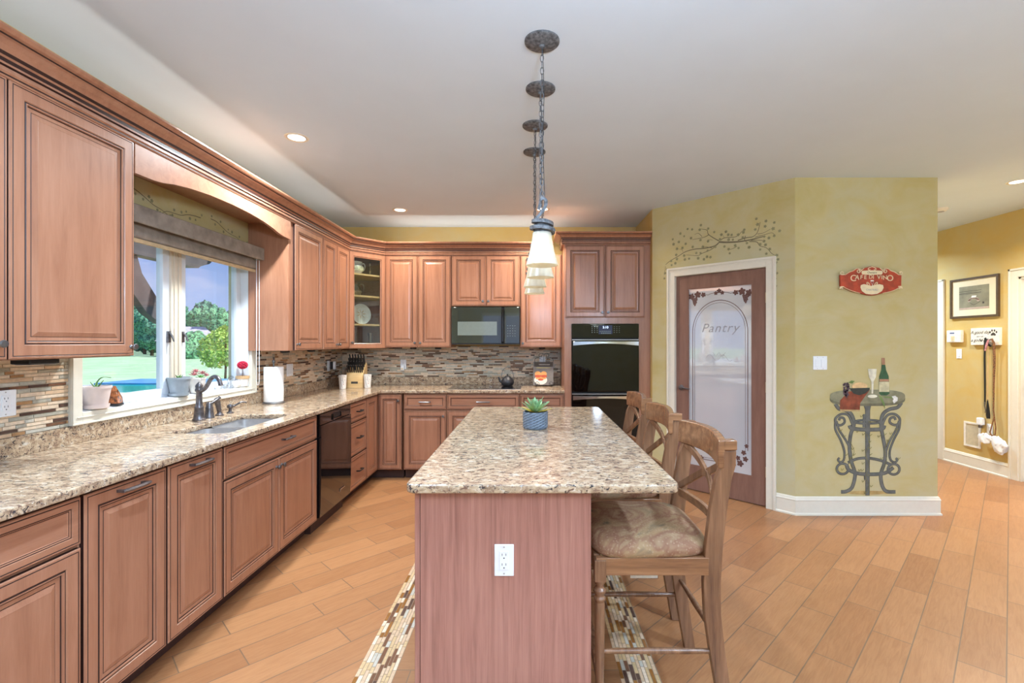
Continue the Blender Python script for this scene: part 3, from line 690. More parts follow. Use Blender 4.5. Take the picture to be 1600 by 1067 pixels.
# countertop with granite upstand, sink
ct = empty('countertop', (0, 0, 0), 0, label='speckled beige granite worktop running along the sink wall and cooktop wall', cat='countertop')
SK = (-1.95, -1.625, 2.56, 3.25)
hole = rrect(*SK, .06)
me = plate_mesh([[(XL+.006, .45), (-1.521, .45), (-1.521, 4.868), (.3435, 4.868), (.3435, YB-.006), (XL+.006, YB-.006)], hole], .0155, .005)
link('slab', me, [M['granite']], ct, (0, 0, .899))
b = MB(); b.box(XL+.002, XL+.02, .45, YB-.02, .9146, ZS); b.box(XL+.002, .3435, YB-.02, YB-.002, .9146, ZS)
build('upstand', b, M['granite'], ct, bev=.002)
sk = empty('kitchen_sink', (0, 0, 0), 0, label='undermount double-bowl grey sink set in the granite under the window', cat='sink')
for y0, y1 in ((SK[2]-.01, 2.895), (2.915, SK[3]+.01)):
    b = MB(); t_ = .004; zb = .70
    o_ = rrect(SK[0]-.01, SK[1]+.01, y0, y1, .05); i_ = rrect(SK[0]-.005, SK[1]+.005, y0+.005, y1-.005, .045); b_ = rrect(SK[0]+.01, SK[1]-.01, y0+.02, y1-.02, .04)
    zt = .8825
    b.loft([[(x, y, zt) for x, y in o_], [(x, y, zb-.01) for x, y in o_], [(x, y, zb-.01) for x, y in b_][:], [(x, y, zb-.009) for x, y in b_]], caps=True)
    b2 = MB(); b2.loft([[(x, y, zt) for x, y in o_], [(x, y, zt) for x, y in i_], [(x, y, zb) for x, y in b_]], caps=False); b2.poly([(x, y, zb) for x, y in b_])
    build('bowl', b2, M['steel'], sk, fix=False)
build('divider', MB().box(SK[0]-.006, SK[1]+.006, 2.893, 2.917, .83, .868), M['steel'], sk, bev=.004)

# ------------------------------------------------------------------ island
isl = empty('kitchen_island', (0, 1.68, 0), 0, label='cherry island base with plain veneered end panel, standing on mosaic border', cat='kitchen island')
build('body', MB().box(-.400, .2085, .02, 1.90, .10, .883), M['cherry'], isl)
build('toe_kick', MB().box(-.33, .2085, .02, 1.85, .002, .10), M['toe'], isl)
build('end_panel', MB().box(-.386, .2115, 0, .02, .002, .883), M['island'], isl, bev=.001)
build('corner_stile', MB().box(-.4045, -.3875, -.001, .04, .002, .883), M['island'], isl, bev=.001)
for k in range(3): 
    d = build('door', front_mb(.60, .76), [M['cherry'], M['glaze']], isl, loc=(-.401, .66+k*.61, .11), rot=-L90, smooth=False); build('knob', knob_mb(.05, .70), M['pewter'], d)
me = plate_mesh([rrect(-.43, .512, 1.637, 3.627, .035, 6)], .0155, .006)
ic = tag(link('island_countertop', me, [M['granite']], None, (0, 0, .899)), 'speckled beige granite slab on the island with rounded corners', 'countertop')

def outlet(name, label, loc, rot, gangs=1, kind='outlet', w=None, cat=None):
    """wall plate; local face looks to -y."""
    o = empty(name, loc, rot, label=label, cat=cat or ('outlet' if kind == 'outlet' else 'light switch'))
    w = w or (.068+.046*(gangs-1))
    build('plate', MB().box(-w/2, w/2, -.005, 0, -.0555, .0555), M['plastic'], o, bev=.0025)
    for g in range(gangs):
        cx = (g-(gangs-1)/2)*.046
        if kind == 'outlet':
            ins_ = build('receptacle', MB().box(cx-.0165, cx+.0165, -.0075, -.005, -.033, .033), M['plastic'], o, bev=.001)
            s = MB()
            for dz in (.017, -.017):
                s.box(cx-.0075, cx-.0055, -.0079, -.0074, dz, dz+.008); s.box(cx+.0055, cx+.0075, -.0079, -.0074, dz, dz+.008)
                s.lathe([(.0025, 0), (.0025, .0005)], 8, 0, (0, 0, 0)); v0 = len(s.v)-16
                for q in range(v0, len(s.v)): x, y, z = s.v[q]; s.v[q] = (cx+x, -.0074-z, dz-.008+y)
            build('slots', s, M['slot'], ins_, smooth=False)
        else:
            build('rocker', MB().box(cx-.0165, cx+.0165, -.009, -.005, -.033, .033), M['plastic'], o, bev=.0015)
        for dz in (-.046, .046):
            s = MB()
            s.lathe([(.003, 0), (.003, .0006)], 8); v0 = len(s.v)-16
            for q in range(v0, len(s.v)): x, y, z = s.v[q]; s.v[q] = (cx+x, -.005-z, dz+y)
            build('screw', s, M['steel'], o, smooth=False)
    return o
outlet('wall_outlet', 'white outlet on the front end panel of the island', (-.0925, 1.679, .640), 0)
outlet('wall_outlet', 'white double outlet on the mosaic at the near left edge', (XL+.0105, 1.975, 1.146), L90, 2, w=.13)
outlet('light_switch', 'white switch plate on mosaic right of the paper towel', (XL+.0105, 4.36, 1.15), L90, 2, 'switch')
pz = outlet('wall_outlet', 'white outlet with plugged-in device left of the knife block', (XL+.0105, 5.20, 1.146), L90)
outlet('wall_outlet', 'white outlet with night light on the back mosaic right of the knife block', (-1.475, YB-.0105, 1.146), 0)
outlet('wall_outlet', 'white outlet on the back mosaic behind the cookbook stand', (.137, YB-.0105, 1.18), 0)
nl = empty('night_light', (-1.48, YB-.0185, 1.10), 0, label='small white night light plugged in the back wall outlet', cat='night light')
build('housing', MB().box(-.02, .02, -.03, 0, -.025, .035), M['plastic'], nl, bev=.006)
build('lens', MB().box(-.012, .012, -.032, -.030, -.015, .005), M['lcdt'] if 0 else M['cream'], nl)
af = empty('plug_in_freshener', (XL+.019, 5.235, 1.15), L90, label='white and black plug-in device on the side wall outlet', cat='air freshener')
build('plug', MB().box(-.015, .015, -.03, 0, -.04, .04), M['blackmat'], af, bev=.006)
build('cover', MB().box(-.022, .022, -.055, -.03, -.045, .045), M['plastic'], af, bev=.01)
sw = outlet('light_switch', 'white double switch on the painted wall above the mural table', ((1281-VX)*.0052, 3.899, 1.4-32*.0052), 0, 2, 'switch')

# ceiling cans; those outside the view are added to light the room
first = None
for i, (x, y, l) in enumerate(((-1.53, 3.14, 'round recessed ceiling light above the sink'), (-1.32, 4.855, 'round recessed ceiling light above the kitchen corner'), (.12, 4.83, 'round recessed ceiling light behind the pendants'), (4.06, 4.0, 'round recessed ceiling light over the hall entrance'),
        (-.85, 1.4, None), (-.2, -.6, None), (1.7, 1.2, None), (3.6, 1.2, None), (-1.5, -1.4, None), (1.7, -1.2, None), (3.6, -1.2, None), (.3, -2.9, None), (4.1, 6.3, None), (2.6, -2.9, None))):
    c = empty('recessed_light', (x, y, H), 0, label=l or 'added unseen recessed ceiling light that helps brighten the room', cat='ceiling light', group='recessed lights in the ceiling')
    b = MB(); b.lathe([(.052, -.001), (.056, -.004), (.070, -.004), (.074, 0)], 32, caps=False); build('trim_ring', b, M['white'], c)
    b = MB(); b.lathe([(.0535, -.0015), (.0535, -.0005)], 32); build('lens', b, M['lamp'], c)
    ld = bpy.data.lights.new('can', 'AREA'); ld.shape = 'DISK'; ld.size = .11; ld.energy = {3.14: 48, 4.855: 15, 4.83: 26, 4.0: 50, 6.3: 50}.get(y, 44 if x < -1 else CAN_W); ld.color = (.98, .90, .78) if y in (4.855, 4.83, 4.0) else (.84, .94, 1) if l else (.58, .77, 1); ld.spread = R(150)
    lo = bpy.data.objects.new('can_bulb', ld); COL.objects.link(lo); lo.parent = c; lo.location = (0, 0, -.006)
for x, y, pw_, l in ((1.6, -1.7, 155, 'white glass bowl ceiling pendant in the dining area behind the camera'), (3.9, -.6, 70, 'added unseen white bowl pendant right of the camera, extra fill light'), (.25, .35, 110, 'added unseen white bowl pendant above the camera, lighting the kitchen ceiling')):
    c = empty('unseen_bowl_pendant', (x, y, H), 0, label=l, cat='pendant lamp')  # right-hand and overhead bowls are invented to brighten the ceiling
    build('canopy', MB().lathe([(.07, 0), (.06, -.02), (.01, -.03)], 24), M['iron'], c)
    build('rod', MB().lathe([(.008, -.03), (.008, -.78)], 10), M['iron'], c)
    build('bowl', MB().lathe([(.001, -.96), (.09, -.95), (.17, -.90), (.21, -.82), (.205, -.82), (.165, -.895), (.088, -.94), (.001, -.95)], 32, caps=False), M['alab'], c)
    ld = bpy.data.lights.new('bowl_bulb', 'POINT'); ld.energy = pw_; ld.shadow_soft_size = .10; ld.color = (.56, .75, 1)
    lo = bpy.data.objects.new('bowl_bulb', ld); COL.objects.link(lo); lo.parent = c; lo.location = (0, 0, -.74)
for x, y, l_, rz, pw_, lb in ((-1.93, 2.75, 4.3, L90, 3.0, 'slim warm light strip lying on the left wall cabinets behind the crown'), (-.64, 5.36, 1.8, 0, 2.6, 'slim warm light strip lying on the back wall cabinets behind the crown')):
    c = empty('light_strip', (x, y, 2.364), rz, label=lb, cat='light strip')
    build('channel', MB().box(-l_/2, l_/2, -.012, .012, 0, .012), M['plastic'], c)
    ld = bpy.data.lights.new('strip_lamp', 'AREA'); ld.shape = 'RECTANGLE'; ld.size = l_; ld.size_y = .02; ld.energy = pw_; ld.color = (1, .93, .80)
    lo = bpy.data.objects.new('strip_lamp', ld); COL.objects.link(lo); lo.parent = c; lo.location = (0, 0, .015); lo.rotation_euler = (math.pi, 0, 0)
sdt = empty('smoke_detector', (4.10, 4.80, H), 0, label='small white smoke detector on the ceiling beyond the painted wall', cat='smoke detector')
build('housing', MB().lathe([(.06, -.0), (.06, -.012), (.045, -.03), (.02, -.034)], 24), M['white'], sdt)
build('sensor_grille', MB().lathe([(.03, -.031), (.03, -.036), (.012, -.037)], 16), M['etchg'], sdt)

# pantry door, casings, baseboards
pd = empty('door_1', (*PA, 0), PANG, kind='structure')
b = MB(); dx0, dx1, dzt = .253, 1.0855, 2.033; gx = (.370, .967, .236, 1.912)
b.box(dx0, gx[0], .02, .055, .008, dzt); b.box(gx[1], dx1, .02, .055, .008, dzt); b.box(gx[0], gx[1], .02, .055, .008, gx[2]); b.box(gx[0], gx[1], .02, .055, gx[3], dzt)
build('door_slab', b, M['door'], pd, smooth=False)
b = MB(); m = .008
for x0, x1, z0, z1 in ((gx[0], gx[1], gx[2], gx[2]+m), (gx[0], gx[1], gx[3]-m, gx[3]), (gx[0], gx[0]+m, gx[2]+m, gx[3]-m), (gx[1]-m, gx[1], gx[2]+m, gx[3]-m)): b.box(x0, x1, .022, .034, z0, z1)
build('glass_bead', b, M['door'], pd, smooth=False)
build('glass_panel', MB().box(gx[0], gx[1], .034, .040, gx[2], gx[3]), M['frost'], pd)
b = MB(); b.box(.235, .251, 0, .12, 0, 2.037); b.box(1.0875, 1.095, 0, .12, 0, 2.037); b.box(.235, 1.095, 0, .12, 2.037, 2.045)
build('jamb', b, M['white'], pd, smooth=False)
b = MB()
for (x0, x1) in ((.169, .249), (1.089, 1.169)):
    b.box(x0, x1, -.012, 0, 0, 2.12); xo = x0 if x0 < .5 else x1; s_ = 1 if x0 < .5 else -1; b.box(min(xo, xo+s_*.02), max(xo, xo+s_*.02), -.02, -.012, 0, 2.12); b.box(min(xo+s_*.03, xo+s_*.036), max(xo+s_*.03, xo+s_*.036), -.015, -.012, 0, 2.09)
b.box(.249, 1.089, -.012, 0, 2.04, 2.12); b.box(.189, 1.149, -.02, -.012, 2.10, 2.12); b.box(.2, 1.138, -.015, -.012, 2.084, 2.09)
build('casing', b, M['white'], pd, bev=.0015)
for z in (.30, 1.02, 1.78): build('hinge', MB().box(1.079, 1.091, .004, .022, z-.045, z+.045), M['brass'], pd, bev=.002)
b = MB(); kz = .965
rot_y = lambda pr, x, z: [[(x+r*math.cos(2*math.pi*k/16), .02-d, z+r*math.sin(2*math.pi*k/16)) for k in range(16)] for r, d in pr]
b.loft(rot_y([(.028, 0), (.028, .006), (.012, .010), (.010, .03), (.012, .034)], .305, kz)); b.tube([(.305, -.012, kz), (.33, -.016, kz+.003), (.38, -.016, kz-.004), (.405, -.014, kz-.006)], [.008, .008, .007, .005], 8)
build('lever_handle', b, M['bronze'], pd)
# etched ornament on the glass (flat, on its surface)
def fpd(u, v, d): return (u, .034-d, v)
gcx = (gx[0]+gx[1])/2; et = MB(); eg = MB()
r1 = .255; zc = 1.50
for rr_, ww in ((r1, .006), (r1-.020, .003)):
    pts = [(gcx-rr_, .33+(.02 if ww > .004 else .04))]+[(gcx-rr_, zc)]+[(gcx-rr_*math.cos(R(t)), zc+rr_*1.12*math.sin(R(t))) for t in range(6, 175, 6)]+[(gcx+rr_, zc), (gcx+rr_, .45)]
    et.ribbon(pts, ww, fpd, .0006)
    et.ribbon([(gcx-rr_, .35), (gcx-rr_+.04, .31+(r1-rr_)), (gcx+.13, .31+(r1-rr_))], ww, fpd, .0006)
rnd = random.Random(4)
def leafshape(cx, cz, s, a, mb=et, f=fpd, d=.0009, m=0):
    pts = []; d = d+(len(mb.f) % 300)*2e-6
    for k in range(20):
        t = 2*math.pi*k/20; r = s*(.62+.38*abs(math.cos(2.5*t))); pts.append((cx+r*math.cos(t+a), cz+r*math.sin(t+a)))
    mb.poly([f(x, z, d) for x, z in pts], m)
def grapes(cx, cz, s, mb=et, f=fpd, d=.0009):
    for row, n in enumerate((4, 4, 3, 3, 2, 1)):
        for k in range(n):
            x = cx+(k-(n-1)/2)*s*1.7+s*.3*(row % 2); z = cz-row*s*1.6
            mb.poly([f(x+s*math.cos(t*math.pi/4), z+s*math.sin(t*math.pi/4), d) for t in range(8)])
for sx in (-1, 1):
    X0 = gcx+sx*.235; leafshape(X0-sx*.03, 1.85, .035, .4); leafshape(X0+sx*.03, 1.835, .033, 1.2); leafshape(X0-sx*.085, 1.845, .026, 2.0); grapes(X0, 1.815, .008)
    et.ribbon([(X0-sx*.10, 1.845), (X0-sx*.13, 1.84), (X0-sx*.155, 1.85), (X0-sx*.19, 1.855)], .004, fpd, .0006)
for dx, dz, s in ((0, .018, .024), (-.03, 0, .02), (.03, 0, .02)): leafshape(gcx+dx, 1.852+dz, s, 1.57)
for dx, dz, s in ((.0, 0, .032), (-.06, -.01, .028), (.045, .045, .026), (.03, .10, .024), (.055, .16, .02), (-.02, .045, .024)): leafshape(gcx+.19+dx, .33+dz, s, dx*30)
for dx, dz, s in ((.0, 0, .03), (.05, -.01, .026), (-.03, .05, .026)): leafshape(gcx-.22+dx, .33+dz, s, dx*30)
build('grape_etching', et, M['etch'], pd, smooth=False, fix=False)
o = link('pantry_lettering', text_mesh('Pantry', .115, .0003, .35, space=1.15), [M['etchg']], pd, (gcx, .033, 1.53), (R(90), 0, 0))
eg.ribbon([(gcx-.12+.24*k/12, 1.26+.03*math.sin(k)) for k in range(13)], .004, fpd, .0006)
eg.ribbon([(gcx-.06+.12*k/8, 1.29+.02*math.cos(k*1.6)) for k in range(9)], .004, fpd, .0006)
build('vine_etching', eg, M['etchg'], pd, smooth=False, fix=False)

BB = [(0, 0), (.022, 0), (.022, .012), (.014, .02), (.014, .115), (.017, .122), (.012, .133), (.010, .142), (.004, .150), (0, .150)]
dirp = Vector((math.cos(PANG), math.sin(PANG)))
p0 = Vector(PA)+dirp*1.17
b = MB(); sweep(b, [tuple(p0), (2.15, 3.90), (3.307, 3.90), (3.307, 7.8)], BB); struct('baseboard_niche', b, M['white'], smooth=False)
b = MB(); sweep(b, [(XR, 5.715), (XR, 4.937)], BB); struct('baseboard_right', b, M['white'], smooth=False)
for nm, (y0, y1) in (('door_2', D2), ('door_3', D3)):
    d = empty(nm, (XR, 0, 0), kind='structure')
    b = MB()
    for a_, c_ in ((y0-.09, y0), (y1, y1+.09)):
        b.box(-.014, 0, a_, c_, 0, 2.15); e = a_ if a_ < y0 else c_-.02; b.box(-.022, -.014, e, e+.02, 0, 2.15)
    b.box(-.014, 0, y0, y1, 2.06, 2.15); b.box(-.022, -.014, y0-.09, y1+.09, 2.13, 2.15)
    build('casing', b, M['white'], d, bev=.0015)
    b = MB(); b.box(0, .15, y0, y0+.02, 0, 2.06); b.box(0, .15, y1-.02, y1, 0, 2.06); b.box(0, .15, y0, y1, 2.04, 2.06); build('jamb', b, M['white'], d, smooth=False)
    b = MB(); b.box(.06, .095, y0+.022, y1-.022, .01, 2.038)
    for z0, z1 in ((.2, .95), (1.1, 1.9)):
        for q in (y0+.1, (y0+y1)/2+.04): b.box(.052, .06, q, q+(y1-y0)/2-.14, z0, z1)
    build('door_slab', b, M['white'], d, bev=.002)
    k = MB(); k.sphere((.03, y1-.09, .96), .028, 14); k.tube([(.06, y1-.09, .96), (.03, y1-.09, .96)], .01); build('door_knob', k, M['pewter'], d)

# ------------------------------------------------------------------ pendants
def make_pendant():
    p = empty('pendant_light', (0, 0, H), 0, cat='pendant lamp', group='pendants over the island')
    build('canopy', MB().lathe([(.078, 0), (.078, -.006), (.072, -.011), (.060, -.013), (.034, -.018), (.014, -.022), (.012, -.03), (.004, -.034)], 32), M['iron'], p)
    ch = MB(); z = -.034; k = 0; L = .033
    while z > -.690:
        pts = []
        for q in range(12):
            t = 2*math.pi*q/12; u = .0075*math.cos(t); w_ = (L/2)*math.sin(t); pts.append((u, 0, z-L/2+w_) if k % 2 else (0, u, z-L/2+w_))
        ch.tube(pts, .0019, 5, closed=True); z -= L-.0055; k += 1
    build('chain', ch, M['iron'], p)
    cd = MB(); cd.tube([(.004, .003, -.03), (.009, .002, -.25), (.003, -.003, -.45), (.012, 0, -.70), (.006, 0, -.78)], .0017, 6); build('cord', cd, M['blackmat'], p)
    f = lambda u, v: ((848-848+u)*.002845, 0, (CH+(VY-v)*.002845)-H)
    hk = [f(-10, 344), f(-6, 338), f(1, 330), f(6, 320), f(6, 313), f(2, 310), f(-2, 312), (f(-3, 318)[0], .012, f(-3, 318)[2]), (f(-5, 326)[0], .014, f(0, 326)[2])]
    h = MB(); h.tube(smoothcurve(hk, 5), .009, 4, sy=.62, up=(0, 1, 0)); h.tube([(.001, 0, -.685), (-.004, 0, -.70)], .004, 6)
    build('scroll_hook', h, M['iron'], p)
    zz = lambda v: CH+(VY-v)*.002845-H
    b = MB(); pts = []; n = 54; r = []
    for k in range(n+1):
        t = k/n; a = 2.6+t*2*math.pi*1.85; rr = .040+.015*t; z = zz(345)+(zz(364)-zz(345))*t
        cs_, sn = math.cos(a), math.sin(a); hh = .008; ww = .0065
        r.append([(cs_*(rr-ww), sn*(rr-ww), z-hh), (cs_*(rr+ww), sn*(rr+ww), z-hh), (cs_*(rr+ww), sn*(rr+ww), z+hh), (cs_*(rr-ww), sn*(rr-ww), z+hh)])
    b.loft(r); build('coil_collar', b, M['iron'], p, bev=.0015)
    b = MB().lathe([(.012, zz(342)), (.030, zz(344)), (.033, zz(350)), (.033, zz(358)), (.040, zz(364)), (.041, zz(368)), (.01, zz(368))], 24); build('socket_cup', b, M['iron'], p)
    z0, z1 = 1.742-H, zz(364)
    pr = [(.0415, z1), (.045, z1-.03), (.054, z1-.08), (.064, z0+.030), (.072, z0), (.0695, z0), (.0615, z0+.030), (.0515, z1-.08), (.042, z1-.03), (.039, z1-.004)]
    build('shade', MB().lathe(pr, 36, caps=False), M['alab'], p)
    ld = bpy.data.lights.new('bulb', 'POINT'); ld.energy = .16; ld.shadow_soft_size = .018; ld.color = (1, .95, .86)
    lo = bpy.data.objects.new('bulb', ld); COL.objects.link(lo); lo.parent = p; lo.location = (0, 0, z0+.07)
    return p
pp = make_pendant()
for i, (x, y, l, rz) in enumerate(((.051, 2.134, 'frosted cone pendant on a chain, nearest and largest of the four in the row', 0), (.0525, 2.535, 'frosted cone pendant on a chain, second from the near end of the row', .4), (.0277, 2.965, 'frosted cone pendant on a chain, third from the near end of the row', .9), (.027, 3.372, 'frosted cone pendant on a chain, smallest and last before the oven wall', 1.3))):
    o = pp if i == 0 else copy_tree(pp)
    o.location = (x, y, H); o.rotation_euler.z = rz; o['label'] = l

# ------------------------------------------------------------------ counter stools
def make_stool():
    s = empty('counter_stool', (0, 0, 0), 0, cat='stool', group='counter stools along the island')
    hw = .215
    for y in (-hw, hw):
        b = MB(); b.box(-.228, -.186, y-.021, y+.021, .525, .605)
        b.lathe([(.019, 0), (.017, .004), (.014, .05), (.0165, .20), (.0185, .34), (.019, .44), (.0165, .447), (.0225, .456), (.0225, .462), (.017, .468), (.017, .474), (.0235, .484), (.0235, .492), (.015, .50), (.0145, .508), (.020, .517), (.021, .527)], 16, 0, (-.207, y, 0))
        build('front_leg', b, M['stool'], s, bev=.0015)
    prof = [(.265, 0, .024), (.246, .12, .026), (.224, .26, .028), (.206, .40, .030), (.203, .52, .032), (.210, .64, .032), (.226, .78, .031), (.246, .90, .029), (.264, .95, .026), (.268, 1.004, .024)]
    for y in (-hw, hw):
        r = [[(x-h_, y-.0145, z), (x+h_, y-.0145, z), (x+h_, y+.0145, z), (x-h_, y+.0145, z)] for (x, z, h_) in prof]
        P = []
        for k in range(len(prof)-1):
            for j in range(4):
                t = j/4; P.append([tuple(Vector(r[k][q]).lerp(Vector(r[k+1][q]), t)) for q in range(4)])
        P.append(r[-1])
        build('rear_leg', MB().loft(P), M['stool'], s, bev=.003)
    b = MB(); b.box(-.222, .19, -hw-.016, -hw+.008, .548, .612); b.box(-.222, .19, hw-.008, hw+.016, .548, .612); b.box(-.226, -.202, -hw+.02, hw-.02, .548, .612); b.box(.19, .212, -hw+.01, hw-.01, .548, .612)
    build('seat_frame', b, M['stoolh'], s, bev=.002)
    # cushion
    b = MB(); N = 24; rings = []
    for (sc, z) in ((.97, .612), (1.0, .618), (1.02, .630), (1.015, .648), (.97, .664), (.88, .676), (.70, .686), (.45, .692), (.2, .694), (.02, .695)):
        o = []
        for k in range(48):
            t = 2*math.pi*k/48; c, s_ = math.cos(t), math.sin(t); e = .42
            x = math.copysign(abs(c)**e, c)*.222; y = math.copysign(abs(s_)**e, s_)*(.235-.012*(x/.222)); o.append((x*sc-.010, y*sc, z))
        rings.append(o)
    b.loft(rings); build('seat_cushion', b, M['fabric'], s)
    def strip(pts, w, th):   # upright board following a plan curve
        return pts
    # curved top rail in front of the posts, its ends hooked over them
    r = []
    for k in range(21):
        t = k/20; y = -hw-.022+(2*hw+.044)*t; bow = .036*math.sin(math.pi*t); x = .222+bow
        zt = 1.044+.010*math.sin(math.pi*t); zb = .940+.006*math.sin(math.pi*t)
        r.append([(x+.002, y, zt-.003), (x-.002, y, (zt+zb)/2), (x, y, zb), (x+.021, y, zb), (x+.022, y, (zt+zb)/2), (x+.030, y, zt)])
    b = MB().loft(r)
    for sg in (-1, 1):
        y0 = sg*(hw+.022); y1 = sg*(hw-.020); b.box(.240, .292, min(y0, y1), max(y0, y1), 1.006, 1.043)
    build('top_rail', b, M['stoolh'], s, bev=.004)
    r = []
    for k in range(13):
        t = k/12; y = -hw+.012+(2*hw-.024)*t; x = .218+.045*math.sin(math.pi*t); z = .722-.012*math.sin(math.pi*t)
        r.append([(x-.009, y, z-.017), (x+.009, y, z-.017), (x+.009, y, z+.017), (x-.009, y, z+.017)])
    build('lower_rail', MB().loft(r), M['stoolh'], s, bev=.002)
    for sg in (-1, 1):
        r = []
        for k in range(15):
            t = k/14; y = sg*(-hw+.012+(2*hw-.024)*t); z = .75+.195*t; x = .218+.026*(z-.75)/.195+.034*math.sin(math.pi*t)+ (0 if sg > 0 else .002)
            z += sg*0 + .025*math.sin(math.pi*t)*(1 if t < .5 else .6)
            r.append([(x-.007, y, z-.016), (x+.007, y, z-.016), (x+.007, y, z+.016), (x-.007, y, z+.016)])
        build('cross_brace', MB().loft(r), M['stool'], s, bev=.002)
    for y, z in ((-hw, .262), (hw, .245)):
        build('stretcher', MB().tube([(-.205, y, z), (0, y, z+.002), (.215, y, z)], [.009, .012, .009], 10), M['stool'], s)
    build('stretcher', MB().tube([(.222, -hw, .315), (.222, 0, .315), (.222, hw, .315)], [.009, .012, .009], 10), M['stool'], s)
    build('footrest', MB().box(-.222, -.194, -hw+.01, hw-.01, .16, .195), M['stool'], s, bev=.003)
    return s
st = make_stool()
stools = []
for i, (x, y, l) in enumerate(((.462, 1.985, 'wooden cross-back counter stool with patterned seat, nearest to the camera'), (.470, 2.645, 'wooden cross-back counter stool in the middle of the three'), (.485, 3.30, 'wooden cross-back counter stool nearest the oven, farthest of the three'))):
    o = st if i == 0 else copy_tree(st)
    o.location = (x, y, 0); o['label'] = l; stools.append(o)
build('care_tag', MB().box(-.046, .068, .015, .017, .418, .549), M['pages'], stools[0])

# ------------------------------------------------------------------ faucet set, counter things
ZC = .9148
fa = empty('faucet', (-2.068, 2.995, ZC), 0, label='dark bronze gooseneck faucet behind the sink', cat='faucet')
build('body', MB().lathe([(.036, 0), (.036, .008), (.031, .014), (.029, .03), (.025, .075), (.026, .08), (.024, .086), (.0195, .092), (.017, .13), (.0165, .175), (.022, .183), (.022, .195), (.019, .20), (.021, .215), (.014, .228), (.006, .236), (.004, .240)], 24), M['bronze'], fa)
dv = Vector((.93, -.36)); pts = [(.0, .185), (.03, .188), (.06, .205), (.085, .235), (.108, .262), (.135, .275), (.160, .272), (.180, .255), (.190, .235), (.194, .222)]
build('spout', MB().tube(smoothcurve([(dv.x*u, dv.y*u, z) for u, z in pts], 4), [.0125]*36+[.015], 12), M['bronze'], fa)
fh = empty('tap_lever', (-2.068, 3.09, ZC), 0, label='dark bronze single lever handle beside the faucet', cat='faucet handle')
build('body', MB().lathe([(.030, 0), (.030, .008), (.026, .014), (.0225, .06), (.023, .066), (.018, .075), (.019, .088), (.014, .098), (.004, .103)], 24), M['bronze'], fh)
build('lever', MB().tube(smoothcurve([(0, 0, .09), (.012, .02, .098), (.022, .05, .116), (.026, .064, .124)], 5), [.008]*14+[.011, .011], 10), M['bronze'], fh)
sp = empty('side_sprayer', (-2.07, 3.195, ZC), 0, label='dark bronze side sprayer between faucet handle and soap pump', cat='sprayer')
build('collar', MB().lathe([(.025, 0), (.025, .006), (.017, .012), (.015, .022)], 20), M['bronze'], sp)
build('wand', MB().tube([(0, 0, .02), (-.004, -.006, .06), (-.004, -.016, .09), (.0, -.028, .108), (.010, -.036, .112)], [.013, .016, .017, .017, .013], 12), M['bronze'], sp)
so = empty('soap_dispenser', (-2.065, 3.30, ZC), 0, label='small dark bronze soap pump with long curved nozzle', cat='soap dispenser')
build('pump', MB().lathe([(.021, 0), (.021, .005), (.011, .012), (.010, .03), (.019, .038), (.021, .046), (.017, .056), (.004, .062)], 20), M['bronze'], so)
build('nozzle', MB().tube(smoothcurve([(0, 0, .045), (.02, .02, .05), (.045, .045, .068), (.07, .07, .066)], 5), [.006]*12+[.005]*4, 8), M['bronze'], so)

pt = empty('paper_towel_holder', (-2.055, 3.84, ZC), 0, label='paper towel stand with dark round base by the window corner', cat='paper towel holder')
build('base', MB().lathe([(.082, 0), (.082, .006), (.076, .012), (.02, .014)], 32), M['pewter'], pt)
build('rod', MB().lathe([(.006, .014), (.006, .30), (.006, .318), (.011, .323), (.013, .334), (.009, .345), (.005, .352), (.010, .360), (.003, .368)], 12), M['pewter'], pt)
pr_ = empty('paper_towel_roll', (-2.055, 3.84, ZC+.0145), 0, label='white paper towel roll on the stand', cat='paper towel')
build('sheets', MB().lathe([(.020, 0), (.071, 0), (.072, .004), (.072, .272), (.070, .276), (.020, .276)], 40, caps=False), M['paper'], pr_)
build('core', MB().lathe([(.0195, .002), (.0195, .274), (.017, .274), (.017, .002)], 24, caps=False), M['tan'], pr_)

kb = empty('knife_block', (-1.885, 5.20, ZC), R(4), label='maple knife block full of black handled knives in the counter corner', cat='knife block')
bl = MB(); prf = [(-.075, 0), (.105, 0), (.105, .235), (.075, .265), (-.065, .15), (-.078, .105)]
bl.prism(prf, -.088, .088, lambda u, v, d: (d, u, v)); build('block', bl, M['mapleblock'], kb, bev=.002)
build('logo_plate', MB().box(-.035, .035, -.0785, -.0765, .045, .068), M['ink'], kb)
